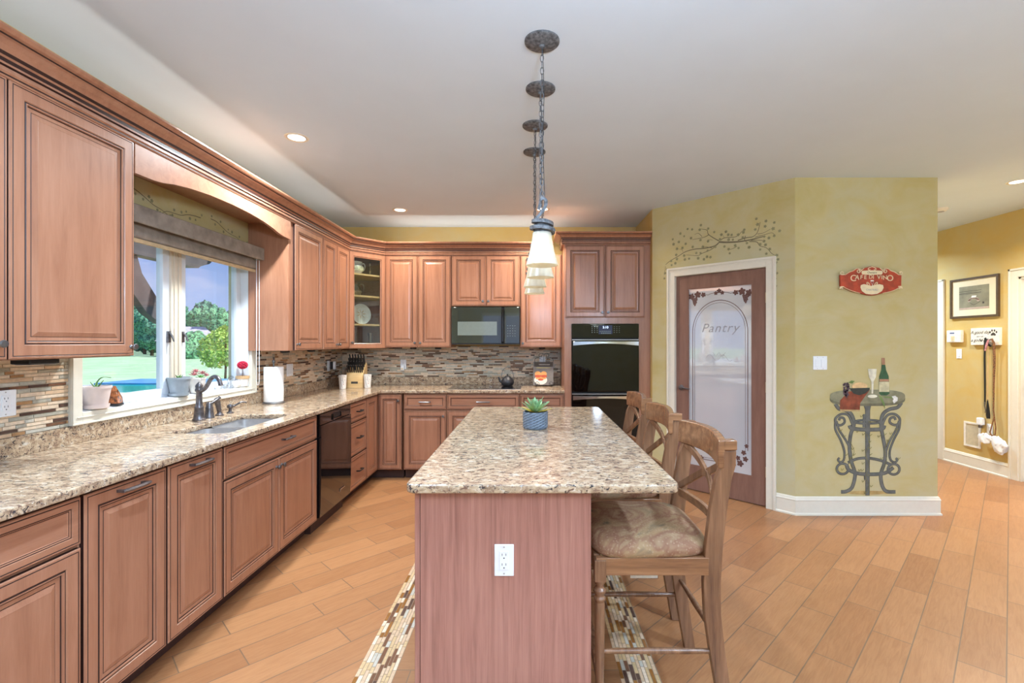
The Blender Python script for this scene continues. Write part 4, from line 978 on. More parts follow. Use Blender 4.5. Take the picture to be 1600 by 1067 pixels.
# slots follow the sloping top face
for row in range(4):
    n = 8 if row == 0 else 6
    for k in range(n):
        u = -.074+.148*k/(n-1); t = .12+.24*row; y = -.065+.14*t; z = .15+.115*t
        dirv = Vector((0, -.42, .9)).normalized(); ln = .085+.012*row; b = MB()
        p0_ = Vector((u, y, z)); p1_ = p0_+dirv*ln
        b.tube([p0_-dirv*.004, p0_+dirv*.02, p0_+dirv*ln*.7, p1_], [.0065, .0072, .0068, .008], 6)
        ko = empty('knife', (-1.885, 5.20, ZC), R(4), label='black handled knife standing in the wooden block', cat='knife', group='knives in the knife block')
        build('handle', b, M['blackmat'], ko)
        build('rivet', MB().sphere(tuple(p0_+dirv*ln+Vector((0, -.003, .002))), .0045, 8), M['chrome'], ko)
for cx, cy, l in ((-1.965, 5.02, 'white cup with line-drawn face, left of the knife block'), (-1.742, 5.13, 'white cup with line-drawn face, right of the knife block')):
    c = empty('face_cup', (cx, cy, ZC), math.atan2(-cx, cy), label=l, cat='cup', group=None)
    build('cup', MB().lathe([(.030, 0), (.033, .003), (.042, .145), (.039, .145), (.031, .01), (.001, .008)], 28, caps=False), M['ceramic'], c)
    fs = lambda u, v, d: ((.0335+.009*v/.145+d)*math.sin(u), -(.0335+.009*v/.145+d)*math.cos(u), v)
    b = MB()
    for pts, w_ in (([(-.15, .13), (-.55, .12), (-.6, .095), (-.45, .06), (-.1, .02), (.1, .008)], .05), ([(-.5, .088), (-.3, .095), (-.1, .088)], .05), ([(.1, .09), (.35, .096), (.55, .088)], .05), ([(.1, .13), (.02, .10), (.2, .065), (.1, .058)], .04), ([(-.3, .075), (-.15, .078)], .08), ([(.25, .076), (.45, .077)], .08), ([(0, .14), (.4, .135), (.6, .12)], .04)):
        cc_ = [tuple(q) for q in smoothcurve([(*p, 0) for p in pts], 3)]; i = len(b.v)
        for q in cc_: b.v += [fs(q[0]-.02, q[1]-.0006, .0006), fs(q[0]+.02, q[1]+.0006, .0006)]
        for k in range(len(cc_)-1): b.f.append((i+2*k, i+2*k+1, i+2*k+3, i+2*k+2)); b.m.append(0)
    build('line_drawing', b, M['ink'], c, smooth=False, fix=False)
    build('lips', MB().poly([fs(a, v, .0008) for a, v in ((.12, .05), (.22, .053), (.3, .05), (.22, .045))]) or MB(), M['red'], c) if 0 else None
    lp = MB(); lp.poly([fs(a, v, .0008) for a, v in ((.08, .05), (.2, .0545), (.32, .05), (.2, .044))]); build('lips', lp, M['red'], c, smooth=False, fix=False)

# cooktop and kettle
ck = empty('cooktop', (-.48, 5.195, .9146), 0, label='black glass cooktop with thin steel edge set in the back counter', cat='cooktop')
build('steel_edge', MB().box(-.382, .382, -.247, .247, 0, .004), M['chrome'], ck, bev=.001)
build('glass_top', MB().box(-.376, .376, -.238, .241, .004, .0065), M['black'], ck)
b = MB()
for x, y, r in ((-.22, -.11, .09), (.22, -.11, .075), (-.22, .12, .075), (.22, .12, .10), (0, .02, .06)):
    for k in range(36): 
        a0, a1 = 2*math.pi*k/36, 2*math.pi*(k+1)/36; b.quad(*[(x+q*math.cos(a), y+q*math.sin(a), .0068) for q, a in ((r, a0), (r+.002, a0), (r+.002, a1), (r, a1))])
build('burner_rings', b, M['etchg'], ck, smooth=False, fix=False)
ke = empty('kettle', (-.255, 5.30, .9216), 0, label='small black cast iron kettle on the cooktop', cat='kettle')
build('body', MB().lathe([(.045, 0), (.058, .006), (.074, .035), (.072, .055), (.055, .085), (.038, .095), (.036, .098)], 32), M['kettle'], ke)
build('lid', MB().lathe([(.037, .098), (.030, .106), (.012, .112), (.006, .114), (.006, .120), (.010, .126), (.003, .131)], 24), M['kettle'], ke)
build('spout', MB().tube([(-.055, -.01, .04), (-.08, -.012, .055), (-.092, -.013, .085), (-.10, -.014, .098)], [.018, .014, .010, .009], 10), M['kettle'], ke)
build('handle', MB().tube([(.066*math.cos(R(a)), 0, .10+.105*math.sin(R(a))*1.0) for a in range(-14, 195, 10)], .0032, 6), M['pewter'], ke)

cb = empty('cookbook_stand', (.150, 5.33, ZC+.002), 0, label='black wire scroll stand holding the cookbook on the back counter', cat='book stand')
fS = lambda u, v, d=0: (u, v*.18+d, v)
b = MB(); r_ = .0028
def sc(cx, cz, r0, a0, a1, y=0): return [(cx+r0*(1-.75*k/20)*math.cos(R(a0+(a1-a0)*k/20)), y+cz*.2, cz+r0*(1-.75*k/20)*math.sin(R(a0+(a1-a0)*k/20))) for k in range(21)]
b.tube([(0, .052, .26), (0, .058, .30), (0, .062, .33)], r_, 6)
for s_ in (-1, 1):
    b.tube([(s_*(.0)+x*s_, y, z) for x, y, z in sc(.035, .335, .030, 180, -260)], r_, 6)
    b.tube([(x*s_, y, z) for x, y, z in sc(.075, .275, .045, 150, -160)], r_, 6)
    b.tube([(s_*.09, .0, .0), (s_*.095, .05, .26)], r_, 6)
    b.tube([(x*s_, y-.045, z) for x, y, z in sc(.08, .028, .026, 200, -200)], r_, 6)
    b.tube([(s_*.09, 0, .004), (s_*.09, -.05, .004)], r_, 6)
b.tube([(-.09, 0, .004), (.09, 0, .004)], r_, 6); b.tube([(0, .045, .22), (0, .13, .004)], r_, 6)
build('wire_frame', b, M['blackmat'], cb)
bk = empty('cookbook', (.142, 5.318, ZC+.012), R(-3), label='grey cookbook with a food photograph leaning on the wire stand', cat='book')
bk.rotation_euler = (R(-11), 0, R(-3))
build('pages', MB().box(-.106, .106, -.012, .0, .001, .259), M['pages'], bk)
build('cover', MB().box(-.11, .11, -.014, -.012, 0, .26).box(-.11, .11, 0, .002, 0, .26).box(-.113, -.11, -.014, .002, 0, .26), plain('cookbook_cover', (120, 112, 106), .5), bk)
b = MB()
M['c_bun'] = plain('burger_bun', (226, 160, 92), .6); M['c_meat'] = plain('burger_red', (196, 84, 52), .6); M['c_plate'] = plain('picture_plate', (236, 228, 214), .6)
fc = lambda u, v, d: (u, -.0142-d, v)
ell = lambda cx, cz, rx, rz, n=24: [(cx+rx*math.cos(2*math.pi*k/n), cz+rz*math.sin(2*math.pi*k/n)) for k in range(n)]
for m_, d_, shp in ((0, .0003, ell(-.03, .055, .072, .05)), (1, .0006, ell(-.062, .125, .034, .028)), (1, .0006, ell(.004, .125, .034, .028)), (2, .0009, ell(-.06, .098, .036, .016)), (2, .0009, ell(.006, .098, .036, .016)), (1, .0008, ell(-.028, .075, .06, .016)), (2, .0010, ell(-.03, .06, .03, .012))):
    b.poly([fc(x, z, d_) for x, z in shp], m_)
build('food_photo', b, [M['c_plate'], M['c_bun'], M['c_meat']], bk, smooth=False, fix=False)
b = MB(); b.poly([fc(x, z, .0004) for x, z in ((-.105, .205), (.105, .205), (.105, .257), (-.105, .257))]); b.poly([fc(x, z, .0006) for x, z in ((-.08, .19), (.08, .19), (.08, .194), (-.08, .194))], 1)
b.ribbon([(-.05+.12*k/24, .228+.005*math.sin(k*1.9)) for k in range(25)], .003, fc, .0007, 2)
build('title_band', b, [M['ink'], M['leafy'], M['pages']], bk, smooth=False, fix=False)

# puck lights below the cabinets
for i, (x, y, l) in enumerate(((-2.02, 3.95, 'black puck light under the wall cabinet right of the window'), (-2.02, 4.42, 'black puck light under the narrow two-door wall cabinet'), (-1.32, 5.40, 'black puck light under the back wall cabinets, nearer the glass cabinet'), (-1.04, 5.40, 'black puck light under the back wall cabinets, nearer the microwave'), (.13, 5.40, 'black puck light under the cabinet beside the oven tower'))):
    z = UZ0 if x < -1.9 else BZ0
    p = empty('puck_light', (x, y, z), 0, label=l, cat='puck light', group='puck lights under the wall cabinets')
    build('housing', MB().lathe([(.036, 0), (.036, -.014), (.030, -.020), (.005, -.021)], 20), M['blackmat'], p)
    build('lens', MB().lathe([(.022, -.0205), (.022, -.0225)], 16), M['etchg'], p)
p = empty('under_cabinet_lamp', (-1.99, 1.93, UZ0), 0, label='flat black lamp under the large wall cabinet left of the window', cat='cabinet lamp')
build('housing', MB().box(-.04, .04, -.06, .06, -.022, 0), M['blackmat'], p, bev=.005); build('lens', MB().box(-.03, .03, -.05, .05, -.024, -.022), M['etchg'], p)

# glassware in the corner cabinet (cabinet-local positions turned into world)
Rg = Matrix.Rotation(ga, 3, 'Z')
def gw(u, d): v = Rg @ Vector((u, d, 0)); return gx0+v.x, gy0+v.y
def glassthing(name, label, cat, u, d, z):
    x, y = gw(u, d); return empty(name, (x, y, z), ga, label=label, cat=cat)
g = glassthing('pitcher', 'patterned cream pitcher on the top shelf of the glass cabinet', 'pitcher', .15, .14, 2.1305)
build('body', MB().lathe([(.045, 0), (.06, .004), (.085, .045), (.088, .07), (.075, .10), (.066, .115), (.076, .135), (.073, .135), (.063, .115), (.07, .095), (.07, .02), (.001, .01)], 28, caps=False), M['ceramic'], g)
build('handle', MB().tube(smoothcurve([(.075, 0, .118), (.10, 0, .128), (.115, 0, .10), (.105, 0, .06), (.085, 0, .05)], 4), .006, 8), M['ceramic'], g)
b = MB(); b.lathe([(.0866, .035), (.0896, .05), (.0906, .07), (.0866, .082)], 28, caps=False); build('painted_band', b, plain('flower_band', (196, 190, 166), .4, var=.3, scale=70), g)
g = glassthing('candlestick', 'clear glass candlestick on the top shelf of the glass cabinet', 'candlestick', .315, .12, 2.1305)
build('stem', MB().lathe([(.035, 0), (.035, .004), (.012, .02), (.008, .035), (.016, .048), (.008, .06), (.007, .10), (.014, .112), (.009, .12), (.012, .15), (.010, .155)], 16), M['crystal'], g)
g = glassthing('glass_pitcher', 'clear cut-glass pitcher on the second shelf of the glass cabinet', 'pitcher', .14, .14, 1.9005)
build('body', MB().lathe([(.045, 0), (.07, .01), (.085, .05), (.07, .09), (.06, .12), (.068, .14), (.066, .14), (.057, .12), (.066, .09), (.08, .05), (.065, .014), (.001, .008)], 12, caps=False), M['crystal'], g)
build('handle', MB().tube(smoothcurve([(.063, 0, .13), (.10, 0, .13), (.115, 0, .09), (.10, 0, .05), (.08, 0, .04)], 4), .006, 8), M['crystal'], g)
g = glassthing('decorative_plate', 'round embossed cream plate standing on the third shelf', 'plate', .245, .16, 1.5975)
b = MB(); rings = []
for r, d_ in ((.001, .012), (.06, .012), (.085, .008), (.112, 0), (.113, .004), (.085, .013), (.06, .017), (.001, .017)): rings.append([(r*math.cos(2*math.pi*k/36), d_-.0+(.115+r*math.sin(2*math.pi*k/36))*.12, .115+r*math.sin(2*math.pi*k/36)) for k in range(36)])
b.loft(rings, caps=False); build('plate', b, M['ceramic'], g)
b = MB(); 
for k in range(7): b.ribbon([(.0+q*math.cos(k*.9), .115+q*math.sin(k*.9)) for q in (.008, .03, .055)], [.003, .010, .002], lambda u, v, d: (u, .010-d+v*.12, v), .0002)
build('embossing', b, M['tan'], g, smooth=False, fix=False)
build('stand', MB().tube([(-.04, -.01, .004), (-.04, .05, .004)], .004, 6).tube([(.04, -.01, .004), (.04, .05, .004)], .004, 6), M['chrome'], g)
for i, u in enumerate((.10, .155, .21)):
    g = glassthing('ceramic_rose', 'small cream ceramic rose dish on the cabinet floor', 'ornament', u, .10+.02*(i % 2), UZ0+.0205); g['group'] = 'rose dishes in the glass cabinet'
    build('dish', MB().lathe([(.022, 0), (.027, .018), (.02, .03), (.012, .022), (.004, .03)], 14), M['ceramic'], g)
g = glassthing('crystal_vase', 'tall clear crystal vase on the floor of the glass cabinet', 'vase', .32, .12, UZ0+.0205)
build('glass_body', MB().lathe([(.02, 0), (.025, .01), (.018, .06), (.024, .11), (.032, .15), (.029, .15), (.02, .11), (.014, .06), (.001, .012)], 14, caps=False), M['crystal'], g)

# ------------------------------------------------------------------ succulent on the island
def lobe(mb, c, az, el, L, w, th=.004, m=0, curve=.3):
    """pointed fleshy leaf from c"""
    d = Vector((math.cos(az)*math.cos(el), math.sin(az)*math.cos(el), math.sin(el))); sd_ = Vector((-math.sin(az), math.cos(az), 0)); up = sd_.cross(d)*-1
    if up.z < 0: up = -up
    rings = []
    for k in range(8):
        t = k/7; ww = w*(math.sin(math.pi*min(1, t*.86+.14)**.9)**.8 if t < 1 else 0)+.0003; p = Vector(c)+d*L*t+Vector((0, 0, 1))*L*curve*t*t*.4
        hh = th*(1-.7*t)+.0002
        rings.append([tuple(p+sd_*ww*math.cos(a)+up*(hh*math.sin(a)+abs(math.cos(a))*ww*.25)) for a in (0, math.pi/3, 2*math.pi/3, math.pi, 4*math.pi/3, 5*math.pi/3)])
    mb.loft(rings, m)
sx, sy = .027, 2.715
po = empty('plant_pot', (sx, sy, ZC), R(20), label='slate grey pot with faceted chevron relief on the island', cat='plant pot')
b = MB(); rows = 12; n = 48; rings = []
for k in range(rows+1):
    z = .006+.090*k/rows; rr = []
    for q in range(n):
        ph = (q/4+ (abs((k % 4)-2))*.5) % 1; r = .068+.0052*(ph if ph < .75 else (1-ph)*3)-.002*(k in (0, rows)); rr.append((r*math.cos(2*math.pi*q/n), r*math.sin(2*math.pi*q/n), z))
    rings.append(rr)
cap = [[(.062*math.cos(2*math.pi*q/n), .062*math.sin(2*math.pi*q/n), z) for q in range(n)] for z in (.0, .096, .084)]
b.loft([cap[0]]+rings+[cap[1], cap[2]]); build('pot', b, M['slate'], po, smooth=False)
build('soil', MB().lathe([(.061, .083), (.061, .0845), (.02, .088)], 24), M['soil'], po)
sc_ = empty('succulent', (sx, sy, ZC+.089), 0, label='green pointed rosette succulent growing in the slate pot', cat='succulent')
rnd = random.Random(7)
for ring, (n, el, L, w) in enumerate(((9, .18, .095, .015), (9, .55, .098, .016), (7, .95, .085, .015), (5, 1.25, .065, .012))):
    for k in range(n):
        b = MB(); lobe(b, (0, 0, .002*ring), 2*math.pi*k/n+ring*.35+rnd.uniform(-.1, .1), el+rnd.uniform(-.08, .08), L*rnd.uniform(.85, 1.1), w, .004, 0, .3)
        build('leaf', b, M['leafy'] if ring == 0 and k % 2 == 0 else M['leaf'], sc_)

# ------------------------------------------------------------------ window sill
ZS_ = WZ0+.0045
def pot(name, label, x, y, r, h, mat, saucer=True, cat='plant pot', tilt=0):
    o = empty(name, (x, y, ZS_), 0, label=label, cat=cat)
    if tilt: o.rotation_euler = tilt
    build('pot', MB().lathe([(r*.66, .004), (r*.70, .006), (r*.95, h*.9), (r, h*.9), (r, h), (r*.92, h), (r*.86, h*.85), (r*.5, h*.82)], 32), mat, o)
    if saucer: build('saucer', MB().lathe([(r*.70, 0), (r*.82, .004), (r*.86, .022), (r*.83, .022), (r*.74, .006)], 32), mat, o)
    build('soil', MB().lathe([(r*.86, h*.84), (r*.86, h*.86), (r*.3, h*.88)], 20), M['soil'], o)
    return o
XS = -2.205
pot('plant_pot', 'large pinkish white pot with saucer at the near end of the window sill', XS, 2.435, .064, .115, M['pinkpot'])
s_ = empty('aloe_seedling', (XS, 2.435, ZS_+.098), 0, label='small green seedling with a long arched leaf in the pinkish pot', cat='plant')
for a, e, L in ((.4, .9, .05), (2.2, .8, .045), (4, 1.0, .04)):
    b = MB(); lobe(b, (0, 0, 0), a, e, L, .007, .004); build('leaf', b, M['leafd'], s_)
build('leaf', MB().tube(smoothcurve([(0, 0, 0), (.0, .01, .04), (.01, .03, .06), (.02, .065, .055)], 5), [.003]*10+[.002]*6, 6), M['leafd'], s_)
s_ = empty('resin_pyramid', (-2.215, 2.555, ZS_), .3, label='amber speckled resin pyramid on a black foot beside the pinkish pot', cat='ornament')
build('foot', MB().box(-.030, .030, -.030, .030, 0, .012), M['blackmat'], s_, bev=.002)
b = MB(); b.loft([[(-.028, -.028, .012), (.028, -.028, .012), (.028, .028, .012), (-.028, .028, .012)], [(-.026, -.026, .04), (.026, -.026, .04), (.026, .026, .04), (-.026, .026, .04)], [(-.004, -.004, .105), (.004, -.004, .105), (.004, .004, .105), (-.004, .004, .105)]]); build('pyramid', b, M['stone'], s_, bev=.002)
pot('plant_pot', 'grey pot with saucer on the sill in front of the window mullion', XS, 3.01, .064, .118, M['greypot'])
s_ = empty('sprout', (XS, 3.01, ZS_+.101), 0, label='tiny green sprout in the grey pot on the sill', cat='plant')
for k in range(8): b = MB(); lobe(b, (0, 0, 0), k*.8, .8+.1*(k % 3), .035, .006, .003); build('leaf', b, M['leafd'], s_)
pot('plant_pot', 'white glazed pot leaning beside the grey pot on the sill', XS, 3.175, .052, .105, M['ceramic'], False)
s_ = empty('rosette_plant', (XS, 3.175, ZS_+.10), 0, label='pink and green rosette succulents filling the white pot', cat='succulent')
rnd = random.Random(2)
for cx, cy, cz, r in ((0, -.03, .02, .032), (.015, .03, .025, .030), (-.01, .0, .04, .028), (.02, .06, .01, .024), (.03, -.01, .0, .03)):
    for ring, (n, el) in enumerate(((8, .15), (6, .7), (4, 1.2))):
        for k in range(n):
            b = MB(); lobe(b, (cx, cy, cz), 2*math.pi*k/n+ring, el, r*(1-.15*ring), .007, .003); build('leaf', b, M['pinkleaf'] if cz > .005 else M['leafd'], s_)
for (y, l, nm) in ((3.47, 'clear crystal swan figurine on the sill near the faucet tip', 'swan'), (3.53, 'clear crystal flower figurine on the sill behind the faucet tip', 'flower')):
    s_ = empty('crystal_figurine', (XS, y, ZS_), 0, label=l, cat='figurine')
    if nm == 'swan': build('body', MB().sphere((0, 0, .018), .018, 10, 0, (1, 1.5, 1)).tube(smoothcurve([(0, .02, .02), (0, .034, .045), (0, .022, .062), (0, .032, .068)], 4), .005, 8), M['crystal'], s_)
    else: build('body', MB().lathe([(.02, 0), (.004, .01), (.004, .05), (.012, .06)], 10).sphere((0, -.01, .072), .014, 8).sphere((0, .012, .08), .014, 8).sphere((.01, 0, .062), .012, 8), M['crystal'], s_)
s_ = empty('votive_holder', (XS, 3.60, ZS_), 0, label='small round white votive holder on the sill', cat='candle holder')
build('cup', MB().lathe([(.02, 0), (.030, .012), (.032, .03), (.026, .048), (.022, .048), (.026, .03), (.001, .01)], 20, caps=False), M['ceramic'], s_)
build('wick_disc', MB().lathe([(.024, .024), (.024, .026), (.002, .027)], 16), M['tan'], s_)
o_ = empty('plant_pot', (XS, 3.675, ZS_), 0, label='white pot with tan rim at the far end of the sill', cat='plant pot')
build('pot', MB().lathe([(.030, 0), (.034, .003), (.044, .062), (.040, .062), (.03, .05), (.001, .05)], 28, caps=False), M['ceramic'], o_)
build('rim', MB().lathe([(.0445, .058), (.047, .06), (.048, .08), (.042, .08), (.040, .066), (.001, .064)], 28, caps=False), M['tan'], o_)
s_ = empty('red_flower', (XS, 3.675, ZS_+.0645), 0, label='bright red round flower head on a thin stem in the tan rimmed pot', cat='flower')
build('stem', MB().tube([(0, 0, 0), (.002, 0, .04), (0, 0, .075)], .0022, 6), M['bark'], s_)
b = MB(); rnd = random.Random(5)
for k in range(60):
    z = 1-2*(k+.5)/60; a = k*2.39996; r = math.sqrt(1-z*z); b.sphere((.030*r*math.cos(a), .030*r*math.sin(a), .098+.026*z), .009, 6, 0, (1, 1, .8))
build('flower_head', b, M['red'], s_)

# roman shade with padded cornice above the window
rs = empty('roman_blind', (0, 0, 0), 0, label='taupe fabric shade with stiff cornice box above the kitchen window', cat='window shade')
b = MB(); b.box(-2.085, -2.065, 2.275, 3.725, 2.035, 2.128); b.box(XL, -2.085, 3.715, 3.725, 2.035, 2.128); b.box(XL, -2.085, 2.275, 2.285, 2.035, 2.128); b.box(XL, -2.085, 2.285, 3.715, 2.120, 2.128)
build('cornice', b, M['linen'], rs, bev=.004)
b = MB(); pr = []
for z, x in ((2.10, -2.150), (2.05, -2.138), (2.01, -2.128), (1.985, -2.126), (1.972, -2.130), (1.965, -2.14), (1.965, -2.16), (2.10, -2.165)): pr.append((x, z))
b.prism(pr, 2.30, 3.72, lambda u, v, d: (u, d, v)); build('fabric_fold', b, M['linen'], rs)
build('hem_bar', MB().box(-2.148, -2.130, 2.30, 3.72, 1.944, 1.965), M['linentrim'], rs, bev=.003)
b = MB(); b.tube([(-2.12, 3.713, 2.05), (-2.12, 3.713, 1.10), (-2.117, 3.716, 1.075), (-2.112, 3.72, 1.07), (-2.108, 3.723, 1.075), (-2.105, 3.724, 1.10), (-2.105, 3.724, 2.05)], .0022, 6); build('pull_cord', b, M['paper'], rs)
# painted vine on the wall above the window
vn = empty('painted_vine', (XL+.0012, 0, 0), 0, label='painted olive vine sprigs on the wall above the window shade', cat='mural')
fv = lambda u, v, d: (d, u, v); b = MB(); c = MB(); rnd = random.Random(9)
for (a0, b0, dr) in ((2.55, 2.30, -1), (2.62, 2.26, 1), (3.3, 2.25, 1), (3.2, 2.23, -1)):
    p = [(a0, b0)]
    for k in range(7): p.append((p[-1][0]+.06*(1 if dr > 0 else -1), p[-1][1]-.012*(k % 3)+rnd.uniform(-.012, .01)))
    cc_ = [(q.x, q.y) for q in smoothcurve([(*q, 0) for q in p], 4)]
    b.ribbon(cc_, [.005*(1-.8*k/len(cc_))+.001 for k in range(len(cc_))], fv, 0)
    for x, z in cc_[::3]:
        leafshape(x+rnd.uniform(-.015, .015), z+rnd.choice((-.025, .02)), rnd.uniform(.008, .013), rnd.random()*6, c, fv, .0005)
M['olive'] = plain('olive_paint', (138, 132, 98), .8, var=.12); M['olived'] = plain('olive_paint_dark', (112, 100, 76), .8)
build('vine_stem', b, M['olived'], vn, smooth=False, fix=False); build('vine_leaves', c, M['olive'], vn, smooth=False, fix=False)['kind'] = 'stuff'

# ------------------------------------------------------------------ painted branch over the pantry door
def pw(px, py):
    t = (px-VX)/FPX; s = (4.83*t-1.225)/(.7052+.7090*t); D = 4.83-.7090*s; return (s, CH+(VY-py)*D/FPX)
pb = empty('painted_branch', (*PA, 0), PANG, label='painted leafy branch on the wall above the pantry door', cat='mural')
fb_ = lambda u, v, d: (u, -.0008-d, v)
def bc(u, v): return pw(1040+u/8.42, 340+v/8.42)
br = MB(); lv = MB(); rnd = random.Random(3)
BR = [([(700, 320), (800, 325), (950, 318), (1100, 295), (1200, 270), (1300, 245)], 9), ([(700, 330), (640, 375), (500, 405), (380, 415), (260, 450), (180, 500), (60, 570), (0, 620)], 6),
      ([(700, 305), (620, 260), (560, 215), (545, 165), (470, 150)], 5), ([(570, 225), (500, 260), (350, 290)], 4), ([(480, 250), (430, 205), (380, 225)], 3), ([(720, 300), (780, 265), (930, 250), (1000, 185), (1040, 165)], 4),
      ([(950, 300), (1060, 265), (1150, 250), (1210, 190), (1245, 60)], 5), ([(1210, 215), (1290, 200), (1380, 150)], 3), ([(1180, 255), (1300, 225), (1400, 200), (1440, 240)], 3), ([(1120, 300), (1200, 295), (1300, 305)], 4),
      ([(1100, 315), (1200, 320), (1240, 370), (1330, 400), (1400, 475), (1470, 500)], 4), ([(1050, 240), (1040, 290), (1070, 330)], 4), ([(690, 345), (600, 420), (480, 470), (420, 500), (270, 490)], 4), ([(940, 375), (880, 410), (820, 420)], 3),
      ([(610, 400), (540, 385), (480, 380)], 3), ([(620, 295), (560, 290)], 2), ([(230, 450), (210, 420), (150, 410)], 2), ([(1440, 520), (1445, 620), (1440, 700)], 2), ([(0, 640), (-20, 760)], 2), ([(770, 270), (760, 230)], 2)]
for pts, w_ in BR:
    q = smoothcurve([(*bc(*p), 0) for p in pts], 4); n = len(q)
    br.ribbon([(a.x, a.y) for a in q], [w_*.0018*(1-.6*k/n) for k in range(n)], fb_, 0)
LV = [(290, 150), (350, 155), (195, 210), (245, 245), (95, 285), (105, 350), (175, 320), (265, 345), (465, 100), (560, 145), (450, 160), (335, 270), (640, 190), (735, 225), (795, 185), (825, 225), (870, 228), (715, 285), (830, 290), (885, 290), (955, 225), (1025, 195), (1035, 160), (1015, 260), (460, 295), (560, 310), (222, 400), (358, 385), (490, 385), (150, 410),
      (140, 490), (245, 500), (310, 540), (255, 550), (460, 465), (405, 465), (555, 435), (430, 535), (505, 548), (590, 520), (545, 515), (655, 385), (775, 380), (915, 365), (960, 400), (830, 415), (845, 470), (1070, 335), (1100, 390), (1195, 15), (1320, 45), (1310, 115), (1210, 90), (1180, 155), (1430, 65), (1415, 145), (1500, 175), (1430, 240), (1300, 250), (1360, 268), (1295, 310), (1245, 350), (1315, 358), (1245, 420), (1370, 415), (1325, 475), (1465, 495), (1480, 550), (1440, 650), (1465, 730), (1450, 590), (75, 570), (80, 625), (130, 600), (15, 680), (-5, 730), (-15, 800), (150, 545), (1440, 800), (1450, 900)]
for u, v in LV: x, z = bc(u, v); leafshape(x, z, rnd.uniform(.011, .016), rnd.random()*6, lv, fb_, .0006)
build('branch', br, M['olived'], pb, smooth=False, fix=False); build('leaves', lv, M['olive'], pb, smooth=False, fix=False)['kind'] = 'stuff'

# ------------------------------------------------------------------ painted bistro table on the niche wall
K = .0052
def nw(u, v): return ((1290+u/4.636-VX)*K, CH+(VY-(550+v/4.636))*K)
NM = empty('painted_bistro_table', (0, 3.899, 0), 0, label='painted iron bistro table with wine and bread on the yellow wall', cat='mural')
fm = lambda u, v, d: (u, -d, v)
def pc(r, g, b, name, v=.12): M[name] = plain(name, (r, g, b), .75, var=v, scale=18); return M[name]
pc(136, 132, 104, 'p_top'); pc(112, 108, 84, 'p_topedge'); pc(104, 104, 98, 'p_iron'); pc(62, 60, 56, 'p_irond'); pc(134, 68, 44, 'p_cloth', .2); pc(186, 160, 110, 'p_fringe'); pc(58, 92, 62, 'p_bottle'); pc(206, 196, 158, 'p_label'); pc(176, 130, 100, 'p_foil'); pc(222, 216, 194, 'p_glass'); pc(214, 178, 128, 'p_bread'); pc(58, 60, 52, 'p_bowl'); pc(92, 72, 78, 'p_grape', .3); pc(116, 140, 78, 'p_green'); pc(226, 222, 214, 'p_lily'); pc(180, 152, 96, 'p_ground'); pc(122, 116, 64, 'p_vine')
def curve_uv(pts, w_, mb, d=.001, n=5, taper=None):
    q = smoothcurve([(*nw(*p), 0) for p in pts], n); N_ = len(q)
    mb.ribbon([(a.x, a.y) for a in q], [w_*K/4.636]*N_ if not taper else [w_*K/4.636*(taper[0]+(taper[1]-taper[0])*k/N_) for k in range(N_)], fm, d)
def blob(pts, mb, d=.001, m=0): mb.poly([fm(*nw(*p), d) for p in pts], m)
def ellp(cx, cy, rx, ry, n=40, a0=0, a1=360): return [(cx+rx*math.cos(R(a0+(a1-a0)*k/n)), cy+ry*math.sin(R(a0+(a1-a0)*k/n))) for k in range(n+(a1-a0 != 360))]
def sellp(cx, cy, rx, ry, e=.7): return [(cx+rx*math.copysign(abs(math.cos(t))**e, math.cos(t)), cy+ry*math.copysign(abs(math.sin(t))**e, math.sin(t))) for t in [2*math.pi*k/44 for k in range(44)]]
b = MB(); blob(ellp(300, 1018, 170, 14), b, .0004); build('painted_ground', b, M['p_ground'], NM, smooth=False, fix=False)
b = MB(); blob(sellp(302, 338, 273, 52), b, .0020, 1); blob(sellp(302, 322, 272, 50), b, .0024, 0); build('tabletop', b, [M['p_top'], M['p_topedge']], NM, smooth=False, fix=False)
